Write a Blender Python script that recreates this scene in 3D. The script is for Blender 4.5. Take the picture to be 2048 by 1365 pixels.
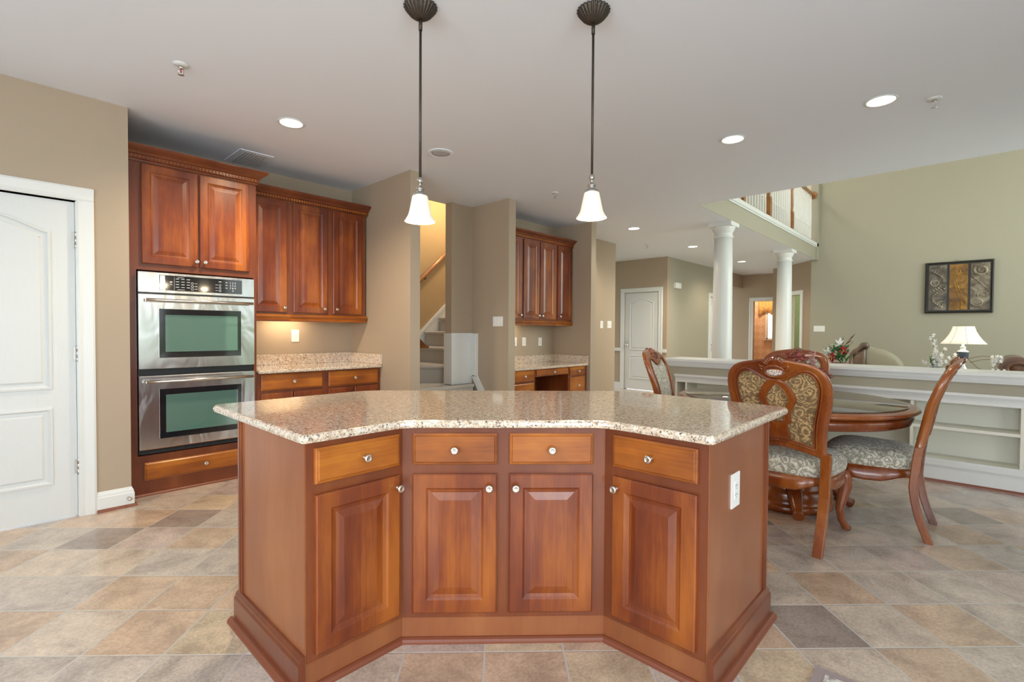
import bpy, bmesh, math, random
from mathutils import Vector, Matrix
random.seed(7)
for o in list(bpy.data.objects): bpy.data.objects.remove(o)
SC = bpy.context.scene
COL = SC.collection
PI = math.pi
R = math.radians

# ------------------------------------------------------------------ camera
CAM_H = 1.26276
FPX = 986.687
yaw, pitch, roll, hy = 0.0251615, 0.0209412, 0.00632269, -0.00547
TILE = 0.311
ca = PI/4 + hy - yaw
fw = Vector((math.cos(ca)*math.cos(pitch), math.sin(ca)*math.cos(pitch), -math.sin(pitch)))
r0 = Vector((math.sin(ca), -math.cos(ca), 0)); u0 = r0.cross(fw)
rt = math.cos(roll)*r0 + math.sin(roll)*u0
up = -math.sin(roll)*r0 + math.cos(roll)*u0
cd = bpy.data.cameras.new('camera'); cam = bpy.data.objects.new('camera', cd); COL.objects.link(cam)
cd.sensor_width = 36; cd.lens = FPX/2048*36; cd.clip_start = .02; cd.clip_end = 200
M = Matrix.Identity(4)
for i in range(3):
    M[i][0] = rt[i]; M[i][1] = up[i]; M[i][2] = -fw[i]
M[2][3] = CAM_H
cam.matrix_world = M
SC.camera = cam

# ------------------------------------------------------------------ view, world, daylight
SC.view_settings.view_transform = 'Standard'; SC.view_settings.look = 'None'
SC.view_settings.gamma = 1; SC.view_settings.use_curve_mapping = False
SC.view_settings.exposure = 0.12
try:
    SC.cycles.use_denoising = True; SC.cycles.max_bounces = 8; SC.cycles.diffuse_bounces = 5
    SC.cycles.sample_clamp_indirect = 6; SC.cycles.caustics_reflective = False; SC.cycles.caustics_refractive = False
except Exception: pass

W = bpy.data.worlds.new('world'); SC.world = W; W.use_nodes = True
nt = W.node_tree; nt.nodes.clear()
tc = nt.nodes.new('ShaderNodeTexCoord'); sp = nt.nodes.new('ShaderNodeSeparateXYZ')
nz = nt.nodes.new('ShaderNodeTexNoise'); nz.inputs['Scale'].default_value = 9; nz.inputs['Detail'].default_value = 6
ad = nt.nodes.new('ShaderNodeMath'); ad.operation = 'MULTIPLY_ADD'; ad.inputs[1].default_value = .22
rp = nt.nodes.new('ShaderNodeValToRGB')
cr = rp.color_ramp
cr.elements[0].position = 0.0; cr.elements[0].color = (.10, .13, .07, 1)
cr.elements[1].position = 1.0; cr.elements[1].color = (.75, .88, 1.0, 1)
for p_, c_ in ((.06, (.10, .20, .07, 1)), (.115, (.30, .42, .26, 1)), (.15, (.90, .95, .98, 1))):
    e = cr.elements.new(p_); e.color = c_
bg = nt.nodes.new('ShaderNodeBackground'); bg.inputs[1].default_value = 2.0
ow = nt.nodes.new('ShaderNodeOutputWorld')
nt.links.new(tc.outputs['Generated'], sp.inputs[0]); nt.links.new(tc.outputs['Generated'], nz.inputs['Vector'])
nt.links.new(nz.outputs[0], ad.inputs[0]); nt.links.new(sp.outputs[2], ad.inputs[2])
nt.links.new(ad.outputs[0], rp.inputs[0]); nt.links.new(rp.outputs[0], bg.inputs[0]); nt.links.new(bg.outputs[0], ow.inputs[0])

def area(name, loc, dirv, sx, sy, power, col=(1, 1, 1), spread=PI):
    l = bpy.data.lights.new(name, 'AREA'); l.shape = 'RECTANGLE'; l.size = sx; l.size_y = sy
    l.energy = power; l.color = col; l.spread = spread
    o = bpy.data.objects.new(name, l); COL.objects.link(o); o.location = loc
    o.rotation_euler = Vector(dirv).to_track_quat('-Z', 'Y').to_euler()
    return o
def point(name, loc, power, col=(1, .8, .55), rad=.05):
    l = bpy.data.lights.new(name, 'POINT'); l.energy = power; l.color = col; l.shadow_soft_size = rad
    o = bpy.data.objects.new(name, l); COL.objects.link(o); o.location = loc; return o
def spot(name, loc, power, col=(1, .86, .68), ang=150, blend=.7, rad=.06):
    l = bpy.data.lights.new(name, 'SPOT'); l.energy = power; l.color = col; l.spot_size = R(ang); l.spot_blend = blend; l.shadow_soft_size = rad
    o = bpy.data.objects.new(name, l); COL.objects.link(o); o.location = loc; return o

DAY = (.86, .94, 1.0)
area('window_light', (-.9, -3.1, 1.5), (0.12, 1, .22), 3.8, 2.0, 150, DAY)
area('window_light', (-3.1, .3, 1.55), (1, .12, .22), 3.4, 1.7, 135, DAY)
area('window_light', (8.9, -3.1, 2.7), (0, 1, .03), 4.6, 4.2, 215, (.93, 1.0, .93))
area('window_light', (13.2, 6.6, 1.6), (0, -1, 0), 1.2, 1.8, 20, (1, .95, .88))
def portal(name, loc, dirv, sx, sy):
    o = area(name, loc, dirv, sx, sy, 1); o.data.cycles.is_portal = True; return o
portal('window_portal', (2.05, -3.15, 1.45), (0, 1, 0), 1.0, 1.9)
portal('window_portal', (4.3, -3.15, 1.45), (0, 1, 0), 1.4, 1.9)

# ------------------------------------------------------------------ materials
def newmat(name):
    m = bpy.data.materials.new(name); m.use_nodes = True
    n = m.node_tree.nodes; b = n.get('Principled BSDF')
    return m, m.node_tree, b
def plain(name, col, rough=.5, metal=0, spec=.5, coat=0, bump=0, bscale=60):
    m, t, b = newmat(name)
    b.inputs['Base Color'].default_value = (*col, 1); b.inputs['Roughness'].default_value = rough
    b.inputs['Metallic'].default_value = metal; b.inputs['Specular IOR Level'].default_value = spec
    b.inputs['Coat Weight'].default_value = coat; b.inputs['Coat Roughness'].default_value = .12
    if bump:
        c = t.nodes.new('ShaderNodeTexCoord'); z = t.nodes.new('ShaderNodeTexNoise'); z.inputs['Scale'].default_value = bscale; z.inputs['Detail'].default_value = 4
        u = t.nodes.new('ShaderNodeBump'); u.inputs['Strength'].default_value = bump; u.inputs['Distance'].default_value = .01
        t.links.new(c.outputs['Object'], z.inputs['Vector']); t.links.new(z.outputs[0], u.inputs['Height']); t.links.new(u.outputs[0], b.inputs['Normal'])
    return m
def emit(name, col, s):
    m, t, b = newmat(name); b.inputs['Base Color'].default_value = (*col, 1)
    b.inputs['Emission Color'].default_value = (*col, 1); b.inputs['Emission Strength'].default_value = s
    return m
def ramp(t, stops, interp='LINEAR'):
    r = t.nodes.new('ShaderNodeValToRGB'); r.color_ramp.interpolation = interp
    e = r.color_ramp.elements
    while len(e) > 1: e.remove(e[0])
    e[0].position = stops[0][0]; e[0].color = (*stops[0][1], 1)
    for p, c in stops[1:]:
        x = e.new(p); x.color = (*c, 1)
    return r
def mixc(t, a, b, fac, mode='MIX'):
    m = t.nodes.new('ShaderNodeMix'); m.data_type = 'RGBA'; m.blend_type = mode
    for sock, v in ((m.inputs[0], fac), (m.inputs[6], a), (m.inputs[7], b)):
        if hasattr(v, 'is_output'): t.links.new(v, sock)
        elif isinstance(v, (int, float)): sock.default_value = v
        else: sock.default_value = (*v, 1)
    return m.outputs[2]
def mapping(t, scale, src='Object', rot=(0, 0, 0)):
    c = t.nodes.new('ShaderNodeTexCoord'); m = t.nodes.new('ShaderNodeMapping')
    m.inputs['Scale'].default_value = scale; m.inputs['Rotation'].default_value = rot
    t.links.new(c.outputs[src], m.inputs['Vector']); return m.outputs[0]
def noise(t, vec, scale, detail=4, rough=.5, dist=0):
    n = t.nodes.new('ShaderNodeTexNoise'); n.inputs['Scale'].default_value = scale; n.inputs['Detail'].default_value = detail
    n.inputs['Roughness'].default_value = rough; n.inputs['Distortion'].default_value = dist
    t.links.new(vec, n.inputs['Vector']); return n.outputs[0]
def wood(name, stops, axis='z', rough=.32, coat=.35, stave=.085):
    m, t, b = newmat(name)
    s = {'z': (1, 1, .32), 'x': (.32, 1, 1), 'y': (1, .32, 1)}[axis]
    blot = noise(t, mapping(t, s), 5.5, 4, .55, .25)
    s2 = {'z': (26, 26, 1.2), 'x': (1.2, 26, 26), 'y': (26, 1.2, 26)}[axis]
    fine = noise(t, mapping(t, s2), 5, 3, .6)
    c = t.nodes.new('ShaderNodeTexCoord'); sx = t.nodes.new('ShaderNodeSeparateXYZ'); t.links.new(c.outputs['Object'], sx.inputs[0])
    d = t.nodes.new('ShaderNodeMath'); d.operation = 'DIVIDE'; d.inputs[1].default_value = stave
    t.links.new(sx.outputs['z' == axis and 'X' or 'Z'], d.inputs[0])
    fl = t.nodes.new('ShaderNodeMath'); fl.operation = 'FLOOR'; t.links.new(d.outputs[0], fl.inputs[0])
    oi = t.nodes.new('ShaderNodeObjectInfo'); a2 = t.nodes.new('ShaderNodeMath'); a2.operation = 'ADD'
    t.links.new(fl.outputs[0], a2.inputs[0]); t.links.new(oi.outputs['Random'], a2.inputs[1])
    wn = t.nodes.new('ShaderNodeTexWhiteNoise'); wn.noise_dimensions = '1D'; t.links.new(a2.outputs[0], wn.inputs['W'])
    k1 = t.nodes.new('ShaderNodeMath'); k1.operation = 'MULTIPLY_ADD'; k1.inputs[1].default_value = .22
    t.links.new(wn.outputs[0], k1.inputs[0]); t.links.new(blot, k1.inputs[2])
    k2 = t.nodes.new('ShaderNodeMath'); k2.operation = 'MULTIPLY_ADD'; k2.inputs[1].default_value = .25; k2.inputs[2].default_value = 0
    t.links.new(fine, k2.inputs[0])
    k3 = t.nodes.new('ShaderNodeMath'); k3.operation = 'ADD'; t.links.new(k1.outputs[0], k3.inputs[0]); t.links.new(k2.outputs[0], k3.inputs[1])
    k4 = t.nodes.new('ShaderNodeMath'); k4.operation = 'SUBTRACT'; k4.inputs[1].default_value = .23; t.links.new(k3.outputs[0], k4.inputs[0])
    rp = ramp(t, stops); t.links.new(k4.outputs[0], rp.inputs[0]); t.links.new(rp.outputs[0], b.inputs['Base Color'])
    b.inputs['Roughness'].default_value = rough; b.inputs['Coat Weight'].default_value = coat; b.inputs['Coat Roughness'].default_value = .18
    return m
CH = [(.28, (.11, .018, .005)), (.48, (.19, .037, .007)), (.74, (.37, .102, .012))]
CHD = [(.2, (.20, .058, .019)), (.55, (.27, .085, .028)), (.8, (.33, .115, .038))]
M_WOOD = wood('cherry_wood', CH)
M_WOODH = wood('cherry_wood_horizontal', [(.28, (.19, .044, .006)), (.5, (.36, .10, .009)), (.72, (.52, .18, .017))], 'x')
M_WOODF = wood('cherry_frame_wood', [(.25, (.125, .026, .008)), (.55, (.18, .042, .011)), (.8, (.26, .072, .016))], stave=5)
M_SIDE = wood('cherry_side_panel', CHD, stave=5, rough=.4)
M_OAK = wood('oak_wood', [(.3, (.22, .08, .02)), (.6, (.36, .15, .04)), (.8, (.45, .2, .06))], stave=9)
M_CHAIR = wood('mahogany_chair_wood', [(.25, (.10, .015, .003)), (.5, (.21, .045, .006)), (.8, (.35, .105, .014))], stave=9, rough=.25, coat=.6)
M_SHOE = plain('red_wood_moulding', (.20, .055, .024), .4)

def paint(name, col, rough=.65):
    m, t, b = newmat(name)
    n = noise(t, mapping(t, (1, 1, 1)), 260, 2)
    u = t.nodes.new('ShaderNodeBump'); u.inputs['Strength'].default_value = .06; u.inputs['Distance'].default_value = .003
    t.links.new(n, u.inputs['Height']); t.links.new(u.outputs[0], b.inputs['Normal'])
    b.inputs['Base Color'].default_value = (*col, 1); b.inputs['Roughness'].default_value = rough; b.inputs['Specular IOR Level'].default_value = .3
    return m
M_TAN = paint('tan_wall_paint', (.425, .34, .25))
M_TANLIT = paint('green_lit_tan_paint', (.385, .36, .28))  # tan paint with green daylight off the foliage put into its colour
M_CREAMW = paint('cream_wall_paint', (.80, .76, .66))
M_GREENW = paint('green_wall_paint', (.42, .50, .27))
M_CEIL = paint('white_ceiling_paint', (.825, .87, .955), .8)
M_WHITE = plain('white_trim_paint', (.74, .755, .735), .35)
M_DOORW = plain('white_door_paint', (.68, .70, .69), .4)
def _grain():
    t = M_DOORW.node_tree; b = t.nodes['Principled BSDF']
    n = noise(t, mapping(t, (1, 1, .12)), 9, 2, .5, 0)
    w = t.nodes.new('ShaderNodeMath'); w.operation = 'MULTIPLY'; w.inputs[1].default_value = 95; t.links.new(n, w.inputs[0])
    q = t.nodes.new('ShaderNodeMath'); q.operation = 'SINE'; t.links.new(w.outputs[0], q.inputs[0])
    u = t.nodes.new('ShaderNodeBump'); u.inputs['Strength'].default_value = .10; u.inputs['Distance'].default_value = .002
    t.links.new(q.outputs[0], u.inputs['Height']); t.links.new(u.outputs[0], b.inputs['Normal'])
_grain()
M_SHELF = plain('cream_shelf_paint', (.78, .775, .68), .45)
M_PLATE = plain('white_plastic', (.85, .85, .82), .35)
M_DARK = plain('dark_slot', (.05, .05, .05), .5)
M_NICKEL = plain('satin_nickel', (.72, .68, .62), .22, 1)
M_PEWTER = plain('hinge_pewter', (.45, .43, .40), .35, 1)
M_BRONZE = plain('aged_bronze', (.075, .060, .048), .42, .7, bump=.3, bscale=90)
M_BLACKGL = plain('black_glass', (.010, .011, .014), .06, 0, .8, .5)
M_BLACK = plain('black_enamel', (.02, .022, .025), .3)
M_CHROME = plain('chrome', (.8, .8, .8), .12, 1)

def steel():
    m, t, b = newmat('brushed_stainless')
    n = noise(t, mapping(t, (2.2, 1, .9)), 2.2, 2, .5, 1.0)
    u = t.nodes.new('ShaderNodeBump'); u.inputs['Strength'].default_value = .22; u.inputs['Distance'].default_value = .03
    t.links.new(n, u.inputs['Height']); t.links.new(u.outputs[0], b.inputs['Normal'])
    b.inputs['Base Color'].default_value = (.78, .78, .79, 1); b.inputs['Metallic'].default_value = 1
    b.inputs['Roughness'].default_value = .2
    return m
M_STEEL = steel()
def ovenglass():
    m, t, b = newmat('oven_window_glass')
    b.inputs['Base Color'].default_value = (.10, .20, .165, 1); b.inputs['Roughness'].default_value = .05
    b.inputs['Specular IOR Level'].default_value = 1.0; b.inputs['Coat Weight'].default_value = 1; b.inputs['Coat IOR'].default_value = 1.9; b.inputs['Coat Roughness'].default_value = .02
    return m
M_OVGL = ovenglass()

def granite():
    m, t, b = newmat('speckled_granite')
    v = mapping(t, (1, 1, 1))
    r1 = ramp(t, [(.3, (.52, .38, .27)), (.46, (.80, .66, .52)), (.62, (.92, .85, .75))])
    t.links.new(noise(t, v, 55, 5, .65, .4), r1.inputs[0])
    vo = t.nodes.new('ShaderNodeTexVoronoi'); vo.inputs['Scale'].default_value = 95; t.links.new(v, vo.inputs['Vector'])
    r2 = ramp(t, [(0, (1, 1, 1)), (.55, (.72, .68, .62)), (1, (1.1, 1.05, 1.0))]); t.links.new(vo.outputs['Color'], r2.inputs[0])
    c1 = mixc(t, r1.outputs[0], r2.outputs[0], .8, 'MULTIPLY')
    r3 = ramp(t, [(.55, (0, 0, 0)), (.59, (1, 1, 1))]); t.links.new(noise(t, v, 120, 3, .75, .8), r3.inputs[0])
    c2 = mixc(t, c1, (.09, .06, .05), r3.outputs[0])
    t.links.new(c2, b.inputs['Base Color']); b.inputs['Roughness'].default_value = .10
    b.inputs['Coat Weight'].default_value = .6; b.inputs['Coat Roughness'].default_value = .04
    return m
M_GRAN = granite()

def floortile():
    m, t, b = newmat('slate_look_floor_tile')
    p_ = PI/4 + hy; q_ = PI/4 - hy
    g = t.nodes.new('ShaderNodeNewGeometry')
    def dot(vec, off):
        d = t.nodes.new('ShaderNodeVectorMath'); d.operation = 'DOT_PRODUCT'; d.inputs[1].default_value = vec
        t.links.new(g.outputs['Position'], d.inputs[0])
        a = t.nodes.new('ShaderNodeMath'); a.operation = 'ADD'; a.inputs[1].default_value = off; t.links.new(d.outputs['Value'], a.inputs[0]); return a.outputs[0]
    tx = dot((math.sin(p_)/TILE, -math.sin(q_)/TILE, 0), 1.16745)
    ty = dot((math.cos(p_)/TILE, math.cos(q_)/TILE, 0), -6.14875)
    def mth(op, a, b_=None):
        n = t.nodes.new('ShaderNodeMath'); n.operation = op
        for i, x in enumerate((a, b_)):
            if x is None: continue
            if hasattr(x, 'is_output'): t.links.new(x, n.inputs[i])
            else: n.inputs[i].default_value = x
        return n.outputs[0]
    fx, fy = mth('FLOOR', tx), mth('FLOOR', ty)
    cb = t.nodes.new('ShaderNodeCombineXYZ'); t.links.new(fx, cb.inputs[0]); t.links.new(fy, cb.inputs[1])
    wn = t.nodes.new('ShaderNodeTexWhiteNoise'); wn.noise_dimensions = '2D'; t.links.new(cb.outputs[0], wn.inputs['Vector'])
    base = ramp(t, [(0, (.59, .42, .28)), (.16, (.55, .465, .385)), (.32, (.64, .52, .40)), (.5, (.60, .415, .27)), (.62, (.57, .485, .41)), (.76, (.56, .44, .375)), (.88, (.36, .285, .235)), (.93, (.62, .48, .31))], 'CONSTANT')
    t.links.new(wn.outputs[0], base.inputs[0])
    cb2 = t.nodes.new('ShaderNodeCombineXYZ'); t.links.new(tx, cb2.inputs[0]); t.links.new(ty, cb2.inputs[1]); t.links.new(mth('MULTIPLY', wn.outputs[0], 40.0), cb2.inputs[2])
    cl = noise(t, cb2.outputs[0], 1.6, 6, .65, .5)
    r1 = ramp(t, [(.28, (.52, .50, .50)), (.5, (.96, .96, .96)), (.72, (1.34, 1.32, 1.29))]); t.links.new(cl, r1.inputs[0])
    col = mixc(t, base.outputs[0], r1.outputs[0], .75, 'MULTIPLY')
    spk = noise(t, cb2.outputs[0], 26, 3, .7)
    r2 = ramp(t, [(.36, (.80, .78, .76)), (.5, (1, 1, 1)), (.66, (1.22, 1.20, 1.15))]); t.links.new(spk, r2.inputs[0])
    col = mixc(t, col, r2.outputs[0], .7, 'MULTIPLY')
    def edge(x):
        fr = mth('FRACT', x); return mth('MINIMUM', fr, mth('SUBTRACT', 1.0, fr))
    ed = mth('MINIMUM', edge(tx), edge(ty))
    gr = ramp(t, [(.0105, (1, 1, 1)), (.016, (0, 0, 0))]); t.links.new(ed, gr.inputs[0])
    hs = t.nodes.new('ShaderNodeHueSaturation'); hs.inputs['Saturation'].default_value = .86; hs.inputs['Value'].default_value = .94; t.links.new(col, hs.inputs['Color']); col = hs.outputs[0]
    col = mixc(t, col, (.56, .53, .48), gr.outputs[0])
    t.links.new(col, b.inputs['Base Color'])
    bh = mth('SUBTRACT', mth('MULTIPLY', noise(t, cb2.outputs[0], 9, 5, .6, .4), .5), gr.outputs[0])
    u = t.nodes.new('ShaderNodeBump'); u.inputs['Strength'].default_value = .35; u.inputs['Distance'].default_value = .004
    t.links.new(bh, u.inputs['Height']); t.links.new(u.outputs[0], b.inputs['Normal'])
    rr = mth('MULTIPLY_ADD', gr.outputs[0], .4); 
    b.inputs['Roughness'].default_value = .27; b.inputs['Specular IOR Level'].default_value = .6; b.inputs['Coat Weight'].default_value = .35; b.inputs['Coat Roughness'].default_value = .16
    return m
M_TILE = floortile()

def paisley(name, c0, c1, c2, scale=16, rough=.8, ang=0):
    m, t, b = newmat(name)
    v = mapping(t, (1, 1, 1), rot=(0, 0, ang))
    n = t.nodes.new('ShaderNodeTexNoise'); n.inputs['Scale'].default_value = scale*.9; n.inputs['Detail'].default_value = 2; t.links.new(v, n.inputs['Vector'])
    ml = t.nodes.new('ShaderNodeVectorMath'); ml.operation = 'MULTIPLY_ADD'; ml.inputs[1].default_value = (1.1/scale,)*3
    t.links.new(n.outputs['Color'], ml.inputs[0]); t.links.new(v, ml.inputs[2])
    vo = t.nodes.new('ShaderNodeTexVoronoi'); vo.inputs['Scale'].default_value = scale; vo.inputs['Randomness'].default_value = .9; t.links.new(ml.outputs[0], vo.inputs['Vector'])
    k = t.nodes.new('ShaderNodeMath'); k.operation = 'MULTIPLY'; k.inputs[1].default_value = 21; t.links.new(vo.outputs['Distance'], k.inputs[0])
    sn = t.nodes.new('ShaderNodeMath'); sn.operation = 'SINE'; t.links.new(k.outputs[0], sn.inputs[0])
    n2 = noise(t, v, scale*3.2, 2, .5, 1.5)
    a_ = t.nodes.new('ShaderNodeMath'); a_.operation = 'MULTIPLY_ADD'; a_.inputs[1].default_value = .20; a_.inputs[2].default_value = .04; t.links.new(sn.outputs[0], a_.inputs[0])
    b_ = t.nodes.new('ShaderNodeMath'); b_.operation = 'ADD'; t.links.new(a_.outputs[0], b_.inputs[0]); t.links.new(n2, b_.inputs[1])
    r = ramp(t, [(.30, c0), (.45, c1), (.60, c1), (.68, c2)]); t.links.new(b_.outputs[0], r.inputs[0])
    t.links.new(r.outputs[0], b.inputs['Base Color']); b.inputs['Roughness'].default_value = rough; b.inputs['Sheen Weight'].default_value = .2
    return m
M_FABB = paisley('gold_paisley_fabric', (.15, .09, .037), (.24, .15, .062), (.52, .34, .155), 17)
M_FABS = paisley('sage_paisley_fabric', (.24, .22, .165), (.38, .36, .285), (.64, .60, .50), 16)
def leather(name, col):
    m, t, b = newmat(name)
    n = noise(t, mapping(t, (1, 1, 1)), 3.5, 5, .6, .5)
    r = ramp(t, [(.3, tuple(x*.55 for x in col)), (.7, tuple(x*1.25 for x in col))]); t.links.new(n, r.inputs[0]); t.links.new(r.outputs[0], b.inputs['Base Color'])
    b.inputs['Roughness'].default_value = .33; b.inputs['Coat Weight'].default_value = .2
    return m
M_LEATH = leather('brown_leather', (.15, .065, .035))
M_TAUPE = leather('taupe_leather', (.17, .11, .075))
M_VELV = plain('sage_velvet', (.31, .28, .20), .6, bump=.5, bscale=9)
M_CARPET = plain('grey_beige_carpet', (.56, .53, .47), .95, bump=.8, bscale=160)
M_FGLASS = plain('frosted_glass', (.9, .85, .75), .4)
def shade_mat(name, col, strength, cold):
    m, t, b = newmat(name)
    b.inputs['Base Color'].default_value = (*cold, 1); b.inputs['Roughness'].default_value = .45
    b.inputs['Emission Color'].default_value = (*col, 1); b.inputs['Emission Strength'].default_value = strength
    return m
M_PEND = shade_mat('lit_frosted_glass', (1, .83, .58), .2, (.9, .85, .75))
M_BULB = emit('bulb_glow', (1, .9, .72), 9)
M_CANW = emit('recessed_bulb', (1, .93, .80), 7)
M_LSHADE = shade_mat('lit_lamp_shade', (1, .90, .70), .55, (.85, .8, .68))
def glasspane():
    m, t, b = newmat('clear_glass')
    t.nodes.remove(b)
    a = t.nodes.new('ShaderNodeBsdfTransparent'); a.inputs[0].default_value = (.97, .985, .97, 1)
    g = t.nodes.new('ShaderNodeBsdfGlossy'); g.inputs['Roughness'].default_value = .01
    f = t.nodes.new('ShaderNodeFresnel'); f.inputs[0].default_value = 1.5
    x = t.nodes.new('ShaderNodeMixShader'); o = t.nodes['Material Output']
    t.links.new(f.outputs[0], x.inputs[0]); t.links.new(a.outputs[0], x.inputs[1]); t.links.new(g.outputs[0], x.inputs[2]); t.links.new(x.outputs[0], o.inputs[0])
    return m
M_PANE = glasspane()
M_GREENL = plain('leaf_green', (.05, .16, .04), .5)
M_STEM = plain('stem_brown', (.12, .07, .04), .6)
M_RED = plain('red_petal', (.42, .02, .03), .5)
M_MAROON = plain('dusty_red_petal', (.30, .06, .05), .6)
M_PINK = plain('dusty_pink_petal', (.55, .33, .29), .6)
M_WPET = plain('white_petal', (.88, .87, .85), .5)
M_YEL = plain('yellow_stamen', (.7, .5, .1), .6)
M_TERRA = plain('brown_pot', (.25, .12, .08), .5)
M_LAMPB = plain('blue_grey_ceramic', (.055, .075, .115), .2, 0, .6, .4)
M_LAMPW = plain('white_ceramic', (.75, .78, .80), .25)
M_ARTF = plain('black_picture_frame', (.016, .014, .011), .35)
def art(name, a, b_, c, sc=0, dist=0):
    m, t, b = newmat(name)
    w = t.nodes.new('ShaderNodeTexNoise'); w.inputs['Scale'].default_value = 6; w.inputs['Detail'].default_value = 4; w.inputs['Distortion'].default_value = 1.2
    v = mapping(t, (1, 1, 1)); t.links.new(v, w.inputs['Vector'])
    r = ramp(t, [(.3, a), (.5, b_), (.7, c)]); t.links.new(w.outputs[0], r.inputs[0])
    t.links.new(r.outputs[0], b.inputs['Base Color']); b.inputs['Roughness'].default_value = .4
    u = t.nodes.new('ShaderNodeBump'); u.inputs['Strength'].default_value = .6; u.inputs['Distance'].default_value = .02
    t.links.new(w.outputs[0], u.inputs['Height']); t.links.new(u.outputs[0], b.inputs['Normal'])
    return m
M_ARTD = [art('grey_relief_ground', (.03, .026, .02), (.11, .09, .07), (.24, .21, .165)), art('amber_relief_ground', (.09, .035, .006), (.22, .10, .012), (.38, .20, .03)), art('taupe_relief_ground', (.05, .035, .02), (.15, .115, .08), (.30, .26, .19))]
M_ART1 = art('grey_relief', (.07, .06, .05), (.24, .20, .15), (.42, .37, .28), 2.1, 7)
M_ART2 = art('amber_relief', (.16, .07, .01), (.36, .18, .025), (.48, .28, .05), 1.6, 6)
M_ART3 = art('taupe_relief', (.11, .08, .05), (.27, .22, .15), (.45, .41, .31), 1.7, 8)
def wallpaper():
    m, t, b = newmat('orange_lattice_wallpaper')
    ck = t.nodes.new('ShaderNodeTexChecker'); ck.inputs['Scale'].default_value = 7; ck.inputs['Color1'].default_value = (.66, .43, .27, 1); ck.inputs['Color2'].default_value = (.74, .53, .36, 1)
    t.links.new(mapping(t, (1, 1, 1), rot=(R(45), 0, 0)), ck.inputs['Vector']); t.links.new(ck.outputs[0], b.inputs['Base Color'])
    b.inputs['Roughness'].default_value = .7
    return m
M_WPAPER = wallpaper()
M_CURT = paisley('gold_valance_fabric', (.30, .15, .04), (.50, .27, .07), (.65, .40, .15), 9)
M_DAYPANE = emit('bright_daylight_pane', (.95, .98, 1), 1.6)
def rugm():
    m, t, b = newmat('rug_weave')
    n = noise(t, mapping(t, (1, 1, 1)), 22, 3, .6, 1.5)
    r = ramp(t, [(.42, (.33, .27, .25)), (.5, (.55, .52, .47)), (.6, (.68, .66, .60))]); t.links.new(n, r.inputs[0]); t.links.new(r.outputs[0], b.inputs['Base Color']); b.inputs['Roughness'].default_value = .95
    return m
M_RUG = rugm()
M_RUGB = plain('rug_border', (.36, .29, .28), .95, bump=.5, bscale=200)
M_MEDW = paisley('medallion_white', (.25, .05, .04), (.5, .42, .34), (.75, .72, .65), 40)
M_MEDR = plain('medallion_red', (.10, .012, .012), .35)

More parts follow.
